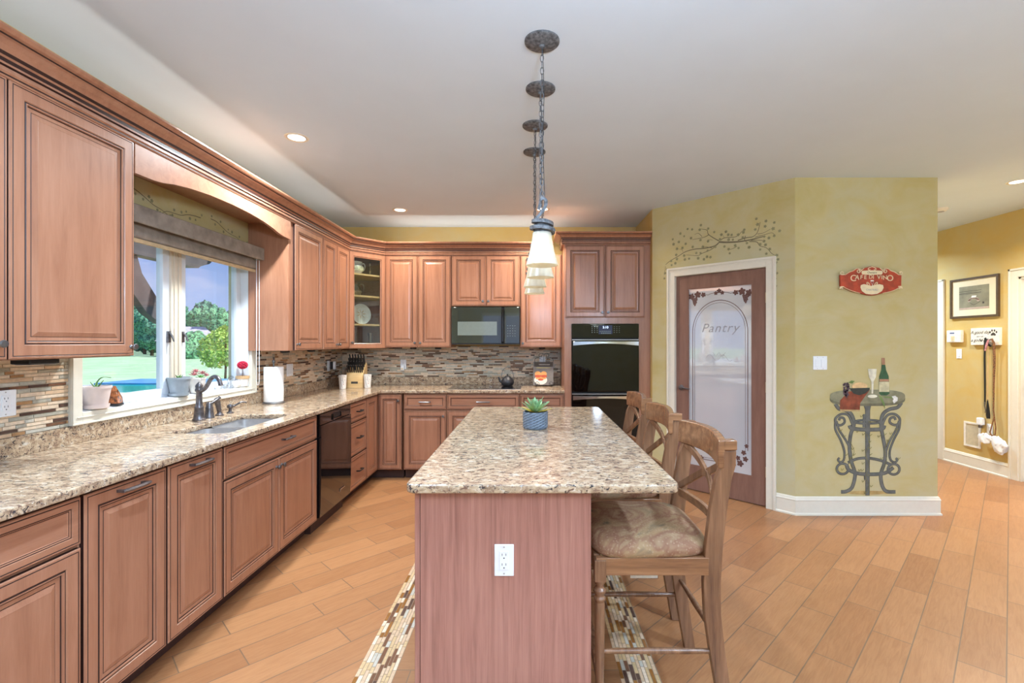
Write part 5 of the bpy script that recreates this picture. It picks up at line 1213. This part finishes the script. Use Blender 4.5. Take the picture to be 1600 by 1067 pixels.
for nm, mt, dw_, d_ in (('iron_frame_outline', 'p_irond', 6, .0012), ('iron_frame', 'p_iron', 0, .0016)):
    b = MB()
    for e_ in (ellp(302, 505, 95, 12), ): curve_uv(e_+[e_[0]], 11+dw_, b, d_, 1)
    for pts, w_ in (([(70, 375), (95, 410), (140, 420), (185, 450), (205, 520), (180, 600), (172, 700), (185, 790), (205, 850), (212, 900), (190, 980), (150, 1008), (110, 1012)], 20), ([(548, 365), (520, 400), (460, 415), (415, 450), (400, 520), (415, 620), (432, 720), (425, 800), (405, 860), (398, 900), (410, 970), (440, 1008), (505, 1012)], 20),
                    ([(172, 530), (185, 550), (250, 560), (340, 562), (410, 555), (424, 530)], 22), ([(150, 810), (165, 850), (230, 878), (330, 885), (430, 875), (490, 835)], 20), ([(160, 800), (230, 772), (310, 768), (400, 785), (470, 815)], 14),
                    ([(205, 560), (185, 500), (160, 455), (110, 450), (72, 480), (75, 515), (105, 530), (135, 510), (130, 480), (105, 475), (95, 495)], 12), ([(402, 560), (420, 500), (450, 455), (500, 450), (535, 480), (530, 515), (500, 528), (465, 510), (468, 480), (495, 472), (505, 492)], 12),
                    ([(72, 495), (70, 560), (110, 640), (135, 720), (130, 780), (105, 797), (88, 780), (100, 765)], 10), ([(78, 500), (95, 560), (140, 630), (175, 700), (185, 780)], 10), ([(538, 490), (530, 560), (490, 640), (463, 720), (470, 780), (500, 798), (518, 780), (505, 768)], 10), ([(530, 500), (510, 560), (465, 640), (435, 720)], 10),
                    ([(280, 450), (277, 545)], 16), ([(285, 885), (288, 925)], 14)): curve_uv(pts, w_+dw_, b, d_)
    for cx, cy in ((122, 845), (492, 848)): e_ = ellp(cx, cy, 42, 38); curve_uv(e_+[e_[0]], 12+dw_, b, d_, 1)
    q = [(272-dw_/2, 362), (330+dw_/2, 362), (318+dw_/2, 420), (314+dw_/2, 1038), (290-dw_/2, 1038), (288-dw_/2, 420)]; blob(q, b, d_+.0003)
    build(nm, b, M[mt], NM, smooth=False, fix=False)
b = MB(); blob([(165, 285), (320, 270), (248, 370), (246, 418), (102, 415), (102, 350)], b, .0028); build('cloth_runner', b, M['p_cloth'], NM, smooth=False, fix=False)
b = MB(); blob([(102, 415), (246, 418), (246, 430), (104, 428)], b, .0028); build('fringe', b, M['p_fringe'], NM, smooth=False, fix=False)
b = MB(); blob([(405, 92), (430, 92), (436, 130), (455, 175), (460, 300), (440, 314), (400, 314), (385, 300), (386, 175), (402, 130)], b, .0028); build('wine_bottle', b, M['p_bottle'], NM, smooth=False, fix=False)
b = MB(); blob([(386, 215), (457, 215), (458, 288), (385, 288)], b, .0031, 0); build('bottle_label', b, M['p_label'], NM, smooth=False, fix=False)
b = MB(); blob([(402, 42), (426, 42), (430, 92), (405, 92)], b, .0031); build('bottle_neck', b, M['p_foil'], NM, smooth=False, fix=False)
b = MB(); blob([(388, 196), (455, 196), (455, 213), (388, 213)], b, .0031); build('label_band', b, M['p_foil'], NM, smooth=False, fix=False)
b = MB(); blob([(305, 122), (368, 122), (362, 180), (346, 212), (342, 300), (330, 300), (330, 212), (312, 180)], b, .0029); blob(ellp(337, 320, 35, 12), b, .0029); build('wine_glass', b, M['p_glass'], NM, smooth=False, fix=False)
b = MB(); blob(ellp(245, 248, 56, 28), b, .0031); build('bread_loaf', b, M['p_bread'], NM, smooth=False, fix=False)
b = MB(); blob([(172, 262), (318, 258), (316, 272), (285, 300), (240, 312), (200, 300), (178, 275)], b, .0033); build('bread_bowl', b, M['p_bowl'], NM, smooth=False, fix=False)
b = MB(); rnd = random.Random(6)
for k in range(34):
    v = rnd.random(); blob(ellp(148+rnd.uniform(-30, 26)*(1-v*.7), 228+v*98, 9, 9, 12), b, .0034+.0001*(k % 4))
build('grape_bunch', b, M['p_grape'], NM, smooth=False, fix=False)
b = MB(); blob([(380, 312), (405, 325), (425, 375), (428, 412), (408, 370)], b, .0036); blob([(400, 318), (480, 325), (495, 335), (430, 330)], b, .0036); blob([(160, 222), (185, 205), (210, 210), (190, 228)], b, .0036); build('lily_leaves', b, M['p_green'], NM, smooth=False, fix=False)
b = MB(); blob([(475, 322), (500, 315), (520, 330), (518, 352), (492, 372), (482, 352), (490, 340)], b, .0038); build('lily', b, M['p_lily'], NM, smooth=False, fix=False)
b = MB()
for u, v in ((258, 465), (230, 575), (320, 505), (272, 595), (325, 600), (385, 610), (430, 595), (470, 590), (510, 560), (135, 610), (110, 565), (195, 700), (205, 742), (150, 742), (270, 712), (322, 695), (325, 740), (182, 768), (270, 805), (265, 855), (245, 855), (120, 850), (80, 855), (330, 970), (270, 935), (285, 1020), (530, 770), (402, 770), (310, 890), (450, 640), (318, 650)):
    curve_uv([(u-9, v-8), (u-6, v+6), (u+2, v), (u+9, v-8)], 4, b, .0036, 2)
curve_uv([(296, 1020), (312, 960), (286, 900), (314, 820), (286, 740), (316, 660), (290, 590)], 3, b, .0036, 4); curve_uv([(210, 850), (170, 790), (205, 720), (170, 640)], 3, b, .0036, 4); curve_uv([(400, 860), (440, 780), (425, 700), (480, 600)], 3, b, .0036, 4)
build('painted_ivy', b, M['p_vine'], NM, smooth=False, fix=False)['kind'] = 'stuff'

# ------------------------------------------------------------------ cafe sign
def sw_(u, v): return ((1300+u/13.91-VX)*K, CH+(VY-(405+v/13.91))*K)
SG = empty('cafe_sign', (0, 3.899, 0), 0, label='red scrolled wooden sign reading CAFE DI VINO on the yellow wall', cat='sign')
top = [(140, 350), (240, 350), (330, 290), (410, 262), (470, 222), (520, 210), (590, 245), (650, 200), (730, 185), (820, 155), (910, 185), (990, 200), (1050, 245), (1110, 210), (1180, 225), (1230, 262), (1310, 290), (1390, 345), (1460, 355)]
bot = [(1455, 600), (1380, 640), (1250, 700), (1050, 745), (900, 785), (810, 792), (720, 785), (580, 745), (400, 700), (260, 640), (200, 600), (145, 600)]
b = MB(); b.prism([sw_(*p) for p in top+bot], .006, .024, fm); build('board', b, M['signred'], SG, bev=.0015, smooth=False)
b = MB()
def sgt(pts, w_, close=False, y=.0255):
    q = smoothcurve([(*sw_(*p), 0) for p in pts], 4); b.tube([(a.x, -y, a.y) for a in q], w_, 6)
sgt(top[1:8], .0028); sgt(top[11:18], .0028); sgt([(1455, 600), (1380, 640), (1250, 700), (1050, 745)], .0022); sgt([(560, 745), (400, 700), (260, 640), (200, 600)], .0022)
for cx, cy, s_ in ((180, 305, 1), (1430, 305, -1), (160, 645, 1), (1430, 640, -1)):
    sgt([(cx+s_*45, cy+(38 if cy < 400 else -38)), (cx-s_*20, cy+(38 if cy < 400 else -38)), (cx-s_*38, cy), (cx-s_*5, cy-22), (cx+s_*20, cy), (cx, cy+12)], .0042)
for cx, s_ in ((540, 1), (1098, -1)): sgt([(cx+s_*60, 240), (cx, 305), (cx-s_*40, 275), (cx-s_*20, 240), (cx+s_*15, 250), (cx, 275)], .0032)
for cx, s_ in ((760, 1), (880, -1)): sgt([(cx+s_*70, 170), (cx, 195), (cx-s_*25, 225), (cx, 245), (cx+s_*20, 230)], .003)
for cx, s_ in ((725, 1), (915, -1)): sgt([(cx+s_*50, 580), (cx+s_*25, 530), (cx-s_*10, 510), (cx-s_*20, 540), (cx+s_*5, 550)], .003)
build('scroll_trim', b, M['cream'], SG)
b = MB(); b.prism([sw_(*p) for p in ((610, 260), (820, 250), (1030, 260), (1050, 300), (1030, 340), (820, 350), (610, 340), (590, 300))], .024, .027, fm)
b.prism([sw_(*p) for p in [(570, 620), (580, 570), (640, 550), (720, 565), (800, 590), (880, 565), (980, 550), (1055, 570), (1068, 630), (1030, 700), (930, 760), (810, 775), (690, 760), (600, 700)]], .024, .027, fm)
build('cartouche', b, M['cream'], SG, smooth=False)
b = MB(); b.poly([fm(*sw_(u, v), .0262) for u, v in ((785, 462), (858, 462), (850, 530), (822, 548), (795, 530))], 1); b.poly([fm(*sw_(u, v), .0266) for u, v in ((790, 490), (852, 490), (846, 530), (822, 545), (799, 530))], 0); b.poly([fm(*sw_(u, v), .0285) for u, v in ((816, 548), (828, 548), (828, 600), (816, 600))], 1)
build('wine_glass_motif', b, [plain('wine_red', (150, 62, 62), .5), M['pages']], SG, smooth=False, fix=False)
for ch_, u, v, s_, a in (('C', 415, 425, 118, 0), ('A', 500, 408, 86, .12), ('F', 592, 404, 80, .08), ('E', 678, 402, 76, .04), ('D', 790, 397, 70, 0), ('I', 848, 397, 76, 0), ('V', 968, 400, 78, -.03), ('I', 1030, 403, 78, -.06), ('N', 1100, 410, 82, -.1), ('O', 1210, 425, 112, -.05)):
    x, z = sw_(u, v); link('letter', text_mesh(ch_, s_/13.91*K*1.62, .0012), [M['cream']], SG, (x, -.0256, z), (R(90), a, 0))
for tx, v, s_ in (('Owners', 302, 44), ('CHATEAU', 675, 40)):
    x, z = sw_(815, v); link('lettering', text_mesh(tx, s_/13.91*K*1.4, .0003, .2 if v < 400 else 0), [M['ink'] if v < 400 else M['etchg']], SG, (x, -.0274, z), (R(90), 0, 0))

# ------------------------------------------------------------------ hall wall
XW = XR-.0005
RM = -L90    # local -y faces -x in the world ; local x -> -Y
def hy(px): return XR*FPX/(px-VX)
def hz(px, py): return CH+(VY-py)*hy(px)/FPX
ya, yb = hy(1487), hy(1563); w = ya-yb; zb, zt = 1.675, 2.125
pf = empty('framed_picture', (XW, (ya+yb)/2, zb), RM, label='dark framed picture with wide cream mat on the hall wall', cat='picture')
h = zt-zb
b = MB(); t_ = .024
for x0, x1, z0, z1 in ((-w/2, w/2, 0, t_), (-w/2, w/2, h-t_, h), (-w/2, -w/2+t_, t_, h-t_), (w/2-t_, w/2, t_, h-t_)): b.box(x0, x1, -.022, 0, z0, z1)
build('frame', b, plain('bronze_frame', (92, 74, 56), .4, .2), pf, smooth=False)
build('mat_board', MB().box(-w/2+t_, w/2-t_, -.010, -.001, t_, h-t_), plain('mat_cream', (232, 218, 186), .8, var=.01), pf)
pw2, ph2 = w*.31, h*.29
pg = build('artwork', MB().box(-pw2, pw2, -.0112, -.0102, h/2-ph2, h/2+ph2), plain('artwork_olive', (138, 132, 108), .8, var=.12, scale=9), pf)
b = MB(); fa_ = lambda u, v, d: (u, -.0114-d, h/2+v)
for zz_ in (.075, .055, .045): b.ribbon([(-pw2, zz_), (pw2*.5, zz_)], .004, fa_, .0002, 1)
for k in range(9): a = math.pi*k/8; b.poly([fa_(.0+.055*math.cos(a)+.018*math.cos(t*math.pi/3), -.035+.03*math.sin(a)+.012*math.sin(t*math.pi/3), .0004) for t in range(6)], 0)
b.poly([fa_(*p, .0006) for p in ((-.03, .0), (.03, .0), (.035, .02), (-.02, .022))], 2); b.ribbon([(-pw2, -ph2+.012), (pw2, -ph2+.012)], .02, fa_, .0002, 0); b.ribbon([(-.05, -.05), (0, -.085), (.08, -.05)], .004, fa_, .0005, 1); b.poly([fa_(*p, .0006) for p in ((.105, -.075), (.125, -.075), (.125, -.055), (.105, -.055))], 1)
build('sketch', b, [plain('sketch_pink', (186, 162, 146), .8), M['ink'], M['pages']], pg, smooth=False, fix=False)
ya, yb = hy(1482), hy(1508); w = .19
kp = empty('alarm_keypad', (XW, (ya+yb)/2+.0, 1.40), RM, label='cream alarm keypad with small blue screen beside the dog sign', cat='alarm keypad')
build('case', MB().box(-w/2, w/2, -.035, 0, 0, .14), M['pages'], kp, bev=.006)
build('screen', MB().box(-w/2+.045, -w/2+.105, -.0365, -.035, .10, .115), plain('lcd_blue', (84, 96, 140), .3), kp)
b = MB()
for i in range(4):
    for j in range(4): b.box(-w/2+.06+i*.013, -w/2+.069+i*.013, -.0385, -.035, .015+j*.016, .026+j*.016)
build('keys', b, M['cream'], kp, smooth=False)
outlet('light_switch', 'single white light switch below the alarm keypad', (XW, hy(1499), 1.27), RM, 1, 'switch')
ya, yb = hy(1521), hy(1566); w = ya-yb; zb, h = 1.372, .185
dsg = empty('dog_sign', (XW, (ya+yb)/2, zb), RM, label='white wooden paw print sign with leashes hanging from it', cat='sign')
build('board', MB().box(-w/2, w/2, -.03, 0, 0, h), M['pages'], dsg, bev=.002)
for tx, z, s_, sh in (('A good day', h*.74, .048, .35), ('starts with', h*.50, .018, 0), ('a good dog', h*.28, .048, .35)):
    link('lettering', text_mesh(tx, s_, .0004, sh), [M['ink']], dsg, (-w*.16, -.0308, z), (R(90), 0, 0))
b = MB(); fp = lambda u, v, d: (w*.30+u, -.0302-d, h*.70+v)
b.poly([fp(*p, .0005) for p in ((-.032, -.022), (-.018, -.004), (0, .006), (.018, -.004), (.032, -.022), (.018, -.030), (0, -.026), (-.018, -.030))])
for x, z in ((-.035, .008), (-.014, .025), (.014, .025), (.035, .008)): b.poly([fp(x+.009*math.cos(t*.7854), z+.013*math.sin(t*.7854), .0005) for t in range(8)])
build('paw_print', b, M['ink'], dsg, smooth=False, fix=False)
for x in (-.02, .07): build('hook', MB().tube([(x, -.03, .055), (x, -.05, .045), (x, -.06, .055), (x, -.06, .07)], .003, 6), M['blackmat'], dsg)
xh = XR-.055
def hp(px, py): y = hy(px); return (xh, y, hz(px, py))
ls = empty('dog_leash', (xh, hy(1552), 1.43), 0, label='black and pink dog leash with metal clip hanging from the paw sign', cat='leash')
def loc(p, o): return tuple(Vector(p)-o.location)
b = MB(); b.tube([loc(hp(*p), ls) for p in ((1551, 531), (1547, 532), (1546.5, 560), (1547, 600), (1547, 628))], [.012, .014, .014, .013, .012], 4, sy=.25, up=(1, 0, 0)); build('strap', b, M['blackmat'], ls)
b = MB(); b.tube([loc(hp(*p), ls) for p in ((1547, 528), (1552, 538), (1557, 541))], [.016, .018, .012], 4, sy=.3, up=(1, 0, 0)); build('handle_loop', b, M['blackmat'], ls)
build('pink_lining', MB().tube([loc((hp(*p)[0]-.012, *hp(*p)[1:]), ls) for p in ((1554, 531), (1551, 540), (1549, 548))], [.012, .016, .010], 4, sy=.3, up=(1, 0, 0)), M['pinkleaf'], ls)
build('clip', MB().tube([loc(hp(*p), ls) for p in ((1547, 628), (1546.5, 634), (1548, 641), (1547, 645))], [.010, .006, .005, .003], 8), M['pewter'], ls)
ls = empty('leather_tassel', (xh+.02, hy(1551), 1.42), 0, label='black leather pouch hanging on a thin strap between the leashes', cat='pouch')
b = MB(); b.tube([loc(hp(*p), ls) for p in ((1552, 540), (1551.5, 580), (1551, 626))], .004, 6); build('cord', b, M['tan'], ls)
b = MB(); b.tube([loc(hp(*p), ls) for p in ((1551, 624), (1551.5, 636), (1552, 648), (1552.5, 654))], [.006, .016, .024, .020], 8, sy=.4, up=(1, 0, 0)); build('pouch', b, M['blackmat'], ls)
ls = empty('dog_leash', (xh-.015, hy(1560), 1.43), 0, label='leopard print dog leash looped at the end, hanging from the paw sign', cat='leash')
b = MB(); b.tube([loc(hp(*p), ls) for p in ((1554, 531), (1558, 530), (1561, 536), (1562, 560), (1561, 600), (1560.5, 640), (1562, 655))], [.010, .016, .018, .018, .013, .010, .011], 4, sy=.22, up=(1, 0, 0)); build('strap', b, M['leash'], ls)
b = MB(); b.tube([loc(hp(*p), ls) for p in ((1561.5, 652), (1557, 668), (1555, 676), (1558, 681), (1563, 679), (1564, 668), (1562, 654))], .009, 4, sy=.25, up=(1, 0, 0)); build('hand_loop', b, M['leash'], ls)
bg_ = empty('plastic_bag', (XR-.05, hy(1560), .55), 0, label='white plastic bag tied to the leash near the floor vent', cat='bag')
def bagblob(pts, rad, seed):
    b = MB(); P_ = smoothcurve([loc(hp(*p), bg_) for p in pts], 8); R_ = [rad[min(int(k/8), 2)]+(rad[min(int(k/8)+1, 3)]-rad[min(int(k/8), 2)])*(k/8-int(k/8)) if k < 24 else rad[3] for k in range(len(P_))]; b.tube(P_, R_, 36, sy=.35, up=(1, 0, 0))
    for k, v in enumerate(b.v): q = Vector(v); nn = (noise.noise(q*22+Vector((seed, 0, 0)))*.8+abs(noise.noise(q*55+Vector((seed, 3, 0))))*.7)*.020; b.v[k] = (v[0]+nn*.6, v[1]+nn, v[2]+nn)
    return b
build('tied_end', bagblob(((1559, 683), (1551, 686), (1543, 684), (1537, 681)), [.012, .05, .055, .02], 1), M['paper'], bg_)
build('bag_body', bagblob(((1558, 682), (1563, 688), (1571, 698), (1579, 705)), [.014, .05, .085, .06], 4), M['paper'], bg_)
y_ = hy(1520); w = hy(1507.5)-hy(1533); vt = empty('return_vent', (XW, (hy(1507.5)+hy(1533))/2, .235), RM, label='beige slatted air return vent low on the hall wall', cat='vent'); h = .275
b = MB()
for x0, x1, z0, z1 in ((-w/2, w/2, 0, .02), (-w/2, w/2, h-.02, h), (-w/2, -w/2+.02, .02, h-.02), (w/2-.02, w/2, .02, h-.02)): b.box(x0, x1, -.012, 0, z0, z1)
build('frame', b, M['pages'], vt, smooth=False)
b = MB()
for k in range(17): z = .024+k*.0140; b.quad((-w/2+.02, -.008, z), (w/2-.02, -.008, z), (w/2-.02, -.002, z+.010), (-w/2+.02, -.002, z+.010))
b.box(-w/2+.02, w/2-.02, -.001, 0, .02, h-.02); build('slats', b, M['grille'], vt, smooth=False)
outlet('wall_outlet', 'white outlet low on the hall wall behind the plastic bag', (XW, hy(1547), .47), RM, 1)
ap = empty('air_freshener', (XW-.0, hy(1536), .50), RM, label='white plug-in air freshener above the return vent edge', cat='air freshener')
build('housing', MB().box(-.03, .03, -.05, 0, 0, .08), M['plastic'], ap, bev=.01); build('vial', MB().lathe([(.015, -.03), (.018, -.02), (.018, 0)], 12, 0, (0, -.03, 0)), M['pewter'], ap)

# ------------------------------------------------------------------ outdoors
GZ = -.6
struct('lawn', MB().box(-160, 60, -60, 160, GZ-.2, GZ), M['lawn'])
po_ = empty('swimming_pool', (-14.5, 21.6, GZ), R(0), label='turquoise swimming pool seen low through the window', cat='swimming pool')
build('coping', MB().box(-6, 2.4, -3.2, 3.6, .0, .05), M['concrete'], po_); build('water', MB().box(-5.7, 2.1, -2.9, .6, .052, .058), M['pool'], po_); build('pool_cover', MB().box(-5.7, 2.1, .6, 3.3, .052, .12), M['cover'], po_)
def icos(sub):
    b = bmesh.new(); bmesh.ops.create_icosphere(b, subdivisions=sub, radius=1); v = [tuple(q.co) for q in b.verts]; f = [tuple(q.index for q in p.verts) for p in b.faces]; b.free(); return v, f
IV, IF = icos(4)
def crown_mb(h, r, rnd, n=9):
    mb = MB()
    for k in range(n):
        a = rnd.random()*6.28; q = rnd.random()**.5*r*.55; c = Vector((q*math.cos(a), q*math.sin(a), h*(.24+.58*rnd.random()))); rr = r*rnd.uniform(.42, .62); i = len(mb.v)
        for v in IV:
            vv = Vector(v); d = 1+.32*noise.noise(vv*2.4+c)+.16*noise.noise(vv*6+c)+.10*noise.noise(vv*14+c); p = c+vv*rr*d; mb.v.append(tuple(p))
        mb.f += [tuple(i+j for j in f) for f in IF]; mb.m += [0]*len(IF)
    return mb
rnd = random.Random(12); protos = []
for k, mt in enumerate(('treea', 'treeb', 'treea')):
    t = empty('tree', (0, 0, GZ), 0, cat='tree', group='trees beyond the lawn')
    t['label'] = 'leafy green tree in the row beyond the lawn'
    build('crown', crown_mb(9.2, 3.6, rnd, 10), M[mt], t, fix=False); build('trunk', MB().tube([(0, 0, 0), (.1, 0, 3), (0, .1, 6)], [.3, .24, .15], 8), M['bark'], t); protos.append(t)
i = 0
for row, Y in enumerate((72, 82, 94, 106)):
    for k in range(9):
        X = -62*Y/72+k*5.2+row*2.5-(3 if row else 0); px = VX+X*FPX/Y
        if px < 190 or px > 395 or (row == 0 and 272 < px < 340): continue
        o = protos[i] if i < 3 else copy_tree(protos[i % 3])
        o.location = (X, Y, GZ); s_ = rnd.uniform(.86, 1.0)*(1+.08*row); o.scale = (.8*s_, .8*s_, s_*.92); o.rotation_euler.z = rnd.random()*6; i += 1
hs = empty('house', ((303-VX)*70/FPX, 70, GZ), R(20), label='distant house with pale grey roof among the trees', cat='house')
build('walls', MB().box(-3.2, 3.2, -2.5, 2.5, 0, 2.2), M['concrete'], hs); b = MB(); b.loft([[(-3.8, -3, 2.2), (3.8, -3, 2.2), (3.8, 3, 2.2), (-3.8, 3, 2.2)], [(-1.4, -.2, 4.3), (1.4, -.2, 4.3), (1.4, .2, 4.3), (-1.4, .2, 4.3)]]); build('roof', b, M['roof'], hs, smooth=False)
for k, wx in enumerate((-2, 0, 2)): build('window', MB().box(wx-.4, wx+.4, -2.54, -2.48, .9, 1.7), M['slot'], hs)
bs = tag(build('hedge', crown_mb(2.4, 3.0, rnd, 9), M['treeb'], loc=((302-VX)*60/FPX, 60, GZ-.2), fix=False), 'rounded dark green hedge in front of the distant house', 'hedge', kind='stuff')
ym = empty('young_tree', ((352-VX)*26/FPX, 26, GZ), 0, label='lime green young tree on the lawn outside the right pane', cat='tree')
b = MB(); rnd = random.Random(21)
for k in range(2600):
    a = rnd.random()*6.28; z = rnd.random(); r = (1.2*math.sin(math.pi*min(1, z*.8+.2))**.7*(1+.25*noise.noise(Vector((a*1.5, z*2, 5)))))*rnd.random()**.35; c = Vector((r*math.cos(a), r*math.sin(a), .72+2.1*z+.25*noise.noise(Vector((a, z*3, 0)))))
    s_ = .10; u = Vector((rnd.uniform(-1, 1), rnd.uniform(-1, 1), rnd.uniform(-1, 1))).normalized(); w = u.orthogonal().normalized()
    b.quad(tuple(c-u*s_), tuple(c+w*s_*.5), tuple(c+u*s_), tuple(c-w*s_*.5))
build('foliage', b, M['treey'], ym, smooth=False, fix=False)['kind'] = 'stuff'; build('trunk', MB().tube([(0, 0, 0), (.05, 0, 1.2), (0, 0, 3.0)], [.06, .05, .02], 8), M['bark'], ym)
pg_ = empty('pergola', (-5.0, 7.0, 0), 0, label='dark timber porch beam with curved brace outside the window', cat='pergola')
b = MB(); b.prism([(-4.5, 2.50), (.10, 2.50), (.14, 2.53), (.22, 2.56), (.34, 2.60), (.42, 2.66), (.49, 2.74), (-4.5, 2.74)], -.09, .09, lambda u, v, d: (d, u, v)); build('beam', b, M['pergola'], pg_, smooth=False)
yp = -5.0*750/(264-VX)-7.0
build('post', MB().box(-.08, .08, yp-.08, yp+.08, GZ, 2.50), M['pergola'], pg_)
b = MB(); A = []; B_ = []
for k in range(11):
    t = k/10*math.pi/2; A.append((yp-.08-.72*(1-math.sin(t)), 2.50-.72*(1-math.cos(t))*1.0)); 
q0 = [(yp-.08, 1.62), (yp-.08, 1.80), (yp-.30, 2.02), (yp-.52, 2.28), (yp-.60, 2.50), (yp-.84, 2.50), (yp-.80, 2.30), (yp-.66, 2.02), (yp-.44, 1.78), (yp-.22, 1.66)]
b.prism(q0, -.05, .05, lambda u, v, d: (d, u, v)); build('curved_brace', b, M['pergola'], pg_, smooth=False)
b = MB(); 
for k in range(5): b.box(-.9, 4.4-2.0, -3.2+k*.9-.04, -3.2+k*.9+.04, 2.74, 2.86)
build('rafters', b, M['pergola'], pg_, smooth=False)
